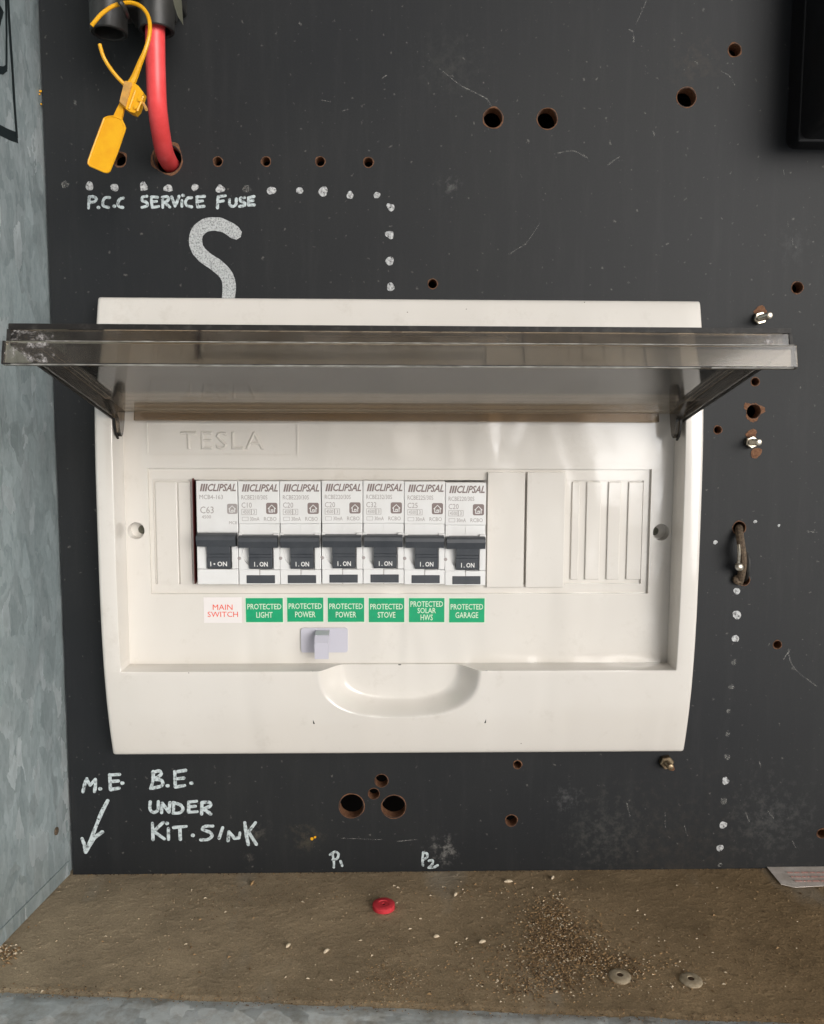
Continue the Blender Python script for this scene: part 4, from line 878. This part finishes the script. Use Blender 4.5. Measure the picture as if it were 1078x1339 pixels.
MB().tube(s2, rad, 8).out('strap', M_yellow, t)
MB().tube(catmull([Q(225, 322, sh+2), Q(248, 400, sh+2), Q(285, 470, sh+1.5), Q(340, 545, sh+1), Q(410, 620, sh)], 5), .7, 8).out('strap_tail', M_yellow, t)
MB().tube([Q(525, 735, sh+.5), Q(550, 765, sh+2), Q(568, 800, sh+3)], .62, 8).out('strap_stub', M_yclear, t)
# thin black wire loop the seal hangs from
MB().tube(catmull([Q(372, -40, 40), Q(376, 10, 47), Q(395, 40, 47), Q(415, 90, 44), Q(425, 120, 40)], 5), 1.0, 8).out('hanger', M_black, t)

# black meter case, top right
p = P(1028, 195, 0)
mcx, mcz = p.x, p.z
t = thing('meter_case', (mcx+40, 0, mcz), 'black rounded meter case fixed to the board at the top right corner', 'meter')
pr = rrect(mcx, mcx+110, mcz, mcz+170, 4.5, 6)
mb = MB(); pr2 = rrect(mcx+1.2, mcx+108.8, mcz+1.2, mcz+168.8, 4, 6); pr3 = rrect(mcx+4, mcx+106, mcz+4, mcz+166, 4, 6)
n = len(pr); vs = [(x, .1, z) for x, z in pr]+[(x, 24, z) for x, z in pr2]+[(x, 31, z) for x, z in pr3]
fs = [(i, (i+1) % n, n+(i+1) % n, n+i) for i in range(n)]+[(n+i, n+(i+1) % n, 2*n+(i+1) % n, 2*n+i) for i in range(n)]+[tuple(range(2*n, 3*n))]
mb.add(vs, fs).out('case_body', M_blackbox, t)
MB().box(mcx-.0, mcx+111, 10, 11.5, mcz-.5, mcz+170.5, .6).out('case_seam', M_blackbox, t)

# bolts on the board right of the enclosure
M_brass = mat('dull_brass', (.34, .27, .17), .4, .5, .9, var=(.16, .11, .07), scale=500)
def bolt(px, py, L_, label, rot=0.0, sz=2.9, M_screw=M_screw):
    c = P(px, py, 1.5); t = thing('bolt', (c.x, 0, c.z), label, 'bolt', 'plated bolts through the board')
    hexp = [(c.x+sz*math.cos(R(60*k+rot)), c.z+sz*math.sin(R(60*k+rot))) for k in range(6)]
    hi = [(c.x+(x-c.x)*.88, c.z+(z-c.z)*.88) for x, z in hexp]
    vs = [(x, .1, z) for x, z in hexp]+[(x, 2.4, z) for x, z in hexp]+[(x, 2.8, z) for x, z in hi]
    fs = [(i, (i+1) % 6, 6+(i+1) % 6, 6+i) for i in range(6)]+[(6+i, 6+(i+1) % 6, 12+(i+1) % 6, 12+i) for i in range(6)]+[tuple(range(12, 18)), tuple(range(5, -1, -1))]
    MB().add(vs, fs).out('nut', M_screw, t, ang=20)
    prof = [(1.5, 2.0)]; d = 2.8
    while d < L_-.4: prof += [(1.5, d), (1.28, d+.25)]; d += .5
    prof += [(1.35, L_-.2), (1.0, L_), (.001, L_)]
    MB().lathe((c.x, 0, c.z), (0, 1, 0), prof, 16).out('threaded_shank', M_screw, t)
bolt(994, 416, 11.5, 'plated bolt end with hex nut just above the lid corner', 15)
bolt(983, 578, 9.5, 'plated bolt end with hex nut below the ragged chipped hole', 25)
bolt(872, 997, 7.5, 'dull brassy bolt end with hex nut under the enclosure bottom right corner', 10, 3.3, M_brass)
# chipped brown patches behind bolts
for px, py, s_, sx, sz in ((995, 407, 2.6, 1, 1), (983, 568, 2.6, 1, .8), (989, 592, 2.3, 1, 1.1), (878, 1004, 1.5, 1, 1)):
    c = P(px, py); pts = circ(c.x, c.z, s_, 14, .2, sx, sz)
    build('bare_patch', [(x, .22, z) for x, z in pts], [tuple(range(14))], M_chip, backboard, smooth=False, recalc=False)
# rusty wire stub
t = thing('wire_stub', P(967, 720, 0), 'rusty bent wire stub looped between two holes right of the enclosure', 'wire')
MB().tube(catmull([P(967, 688, -6), P(967, 695, 2), P(970, 715, 6), P(972, 735, 5.5), P(970, 752, 3), P(967, 762, .5)], 6), [1.9]*36 if False else 1.75, 10).out('outer_strand', M_rust, t)
MB().tube(catmull([P(976, 722, 1), P(979, 735, 3), P(978, 750, 2), P(974, 760, -4)], 6), 1.0, 8).out('inner_strand', M_black, t)
MB().tube(catmull([P(966, 712, 7.6), P(967, 724, 8.2), P(966, 736, 7.6)], 5), .7, 8).out('bare_strand', M_screw, t)
MB().lathe(P(966, 741, 5.5), (0, 1, .2), [(1.9, 0), (2.0, 1.2), (1.2, 1.8), (.001, 1.9)], 12).out('crimp', M_screw, t)
MB().lathe(P(965, 758, 1), (0, 1, .1), [(2.2, -.6), (2.3, 1.2), (1.4, 2), (.001, 2)], 10).out('rusty_cap', M_rust, t)
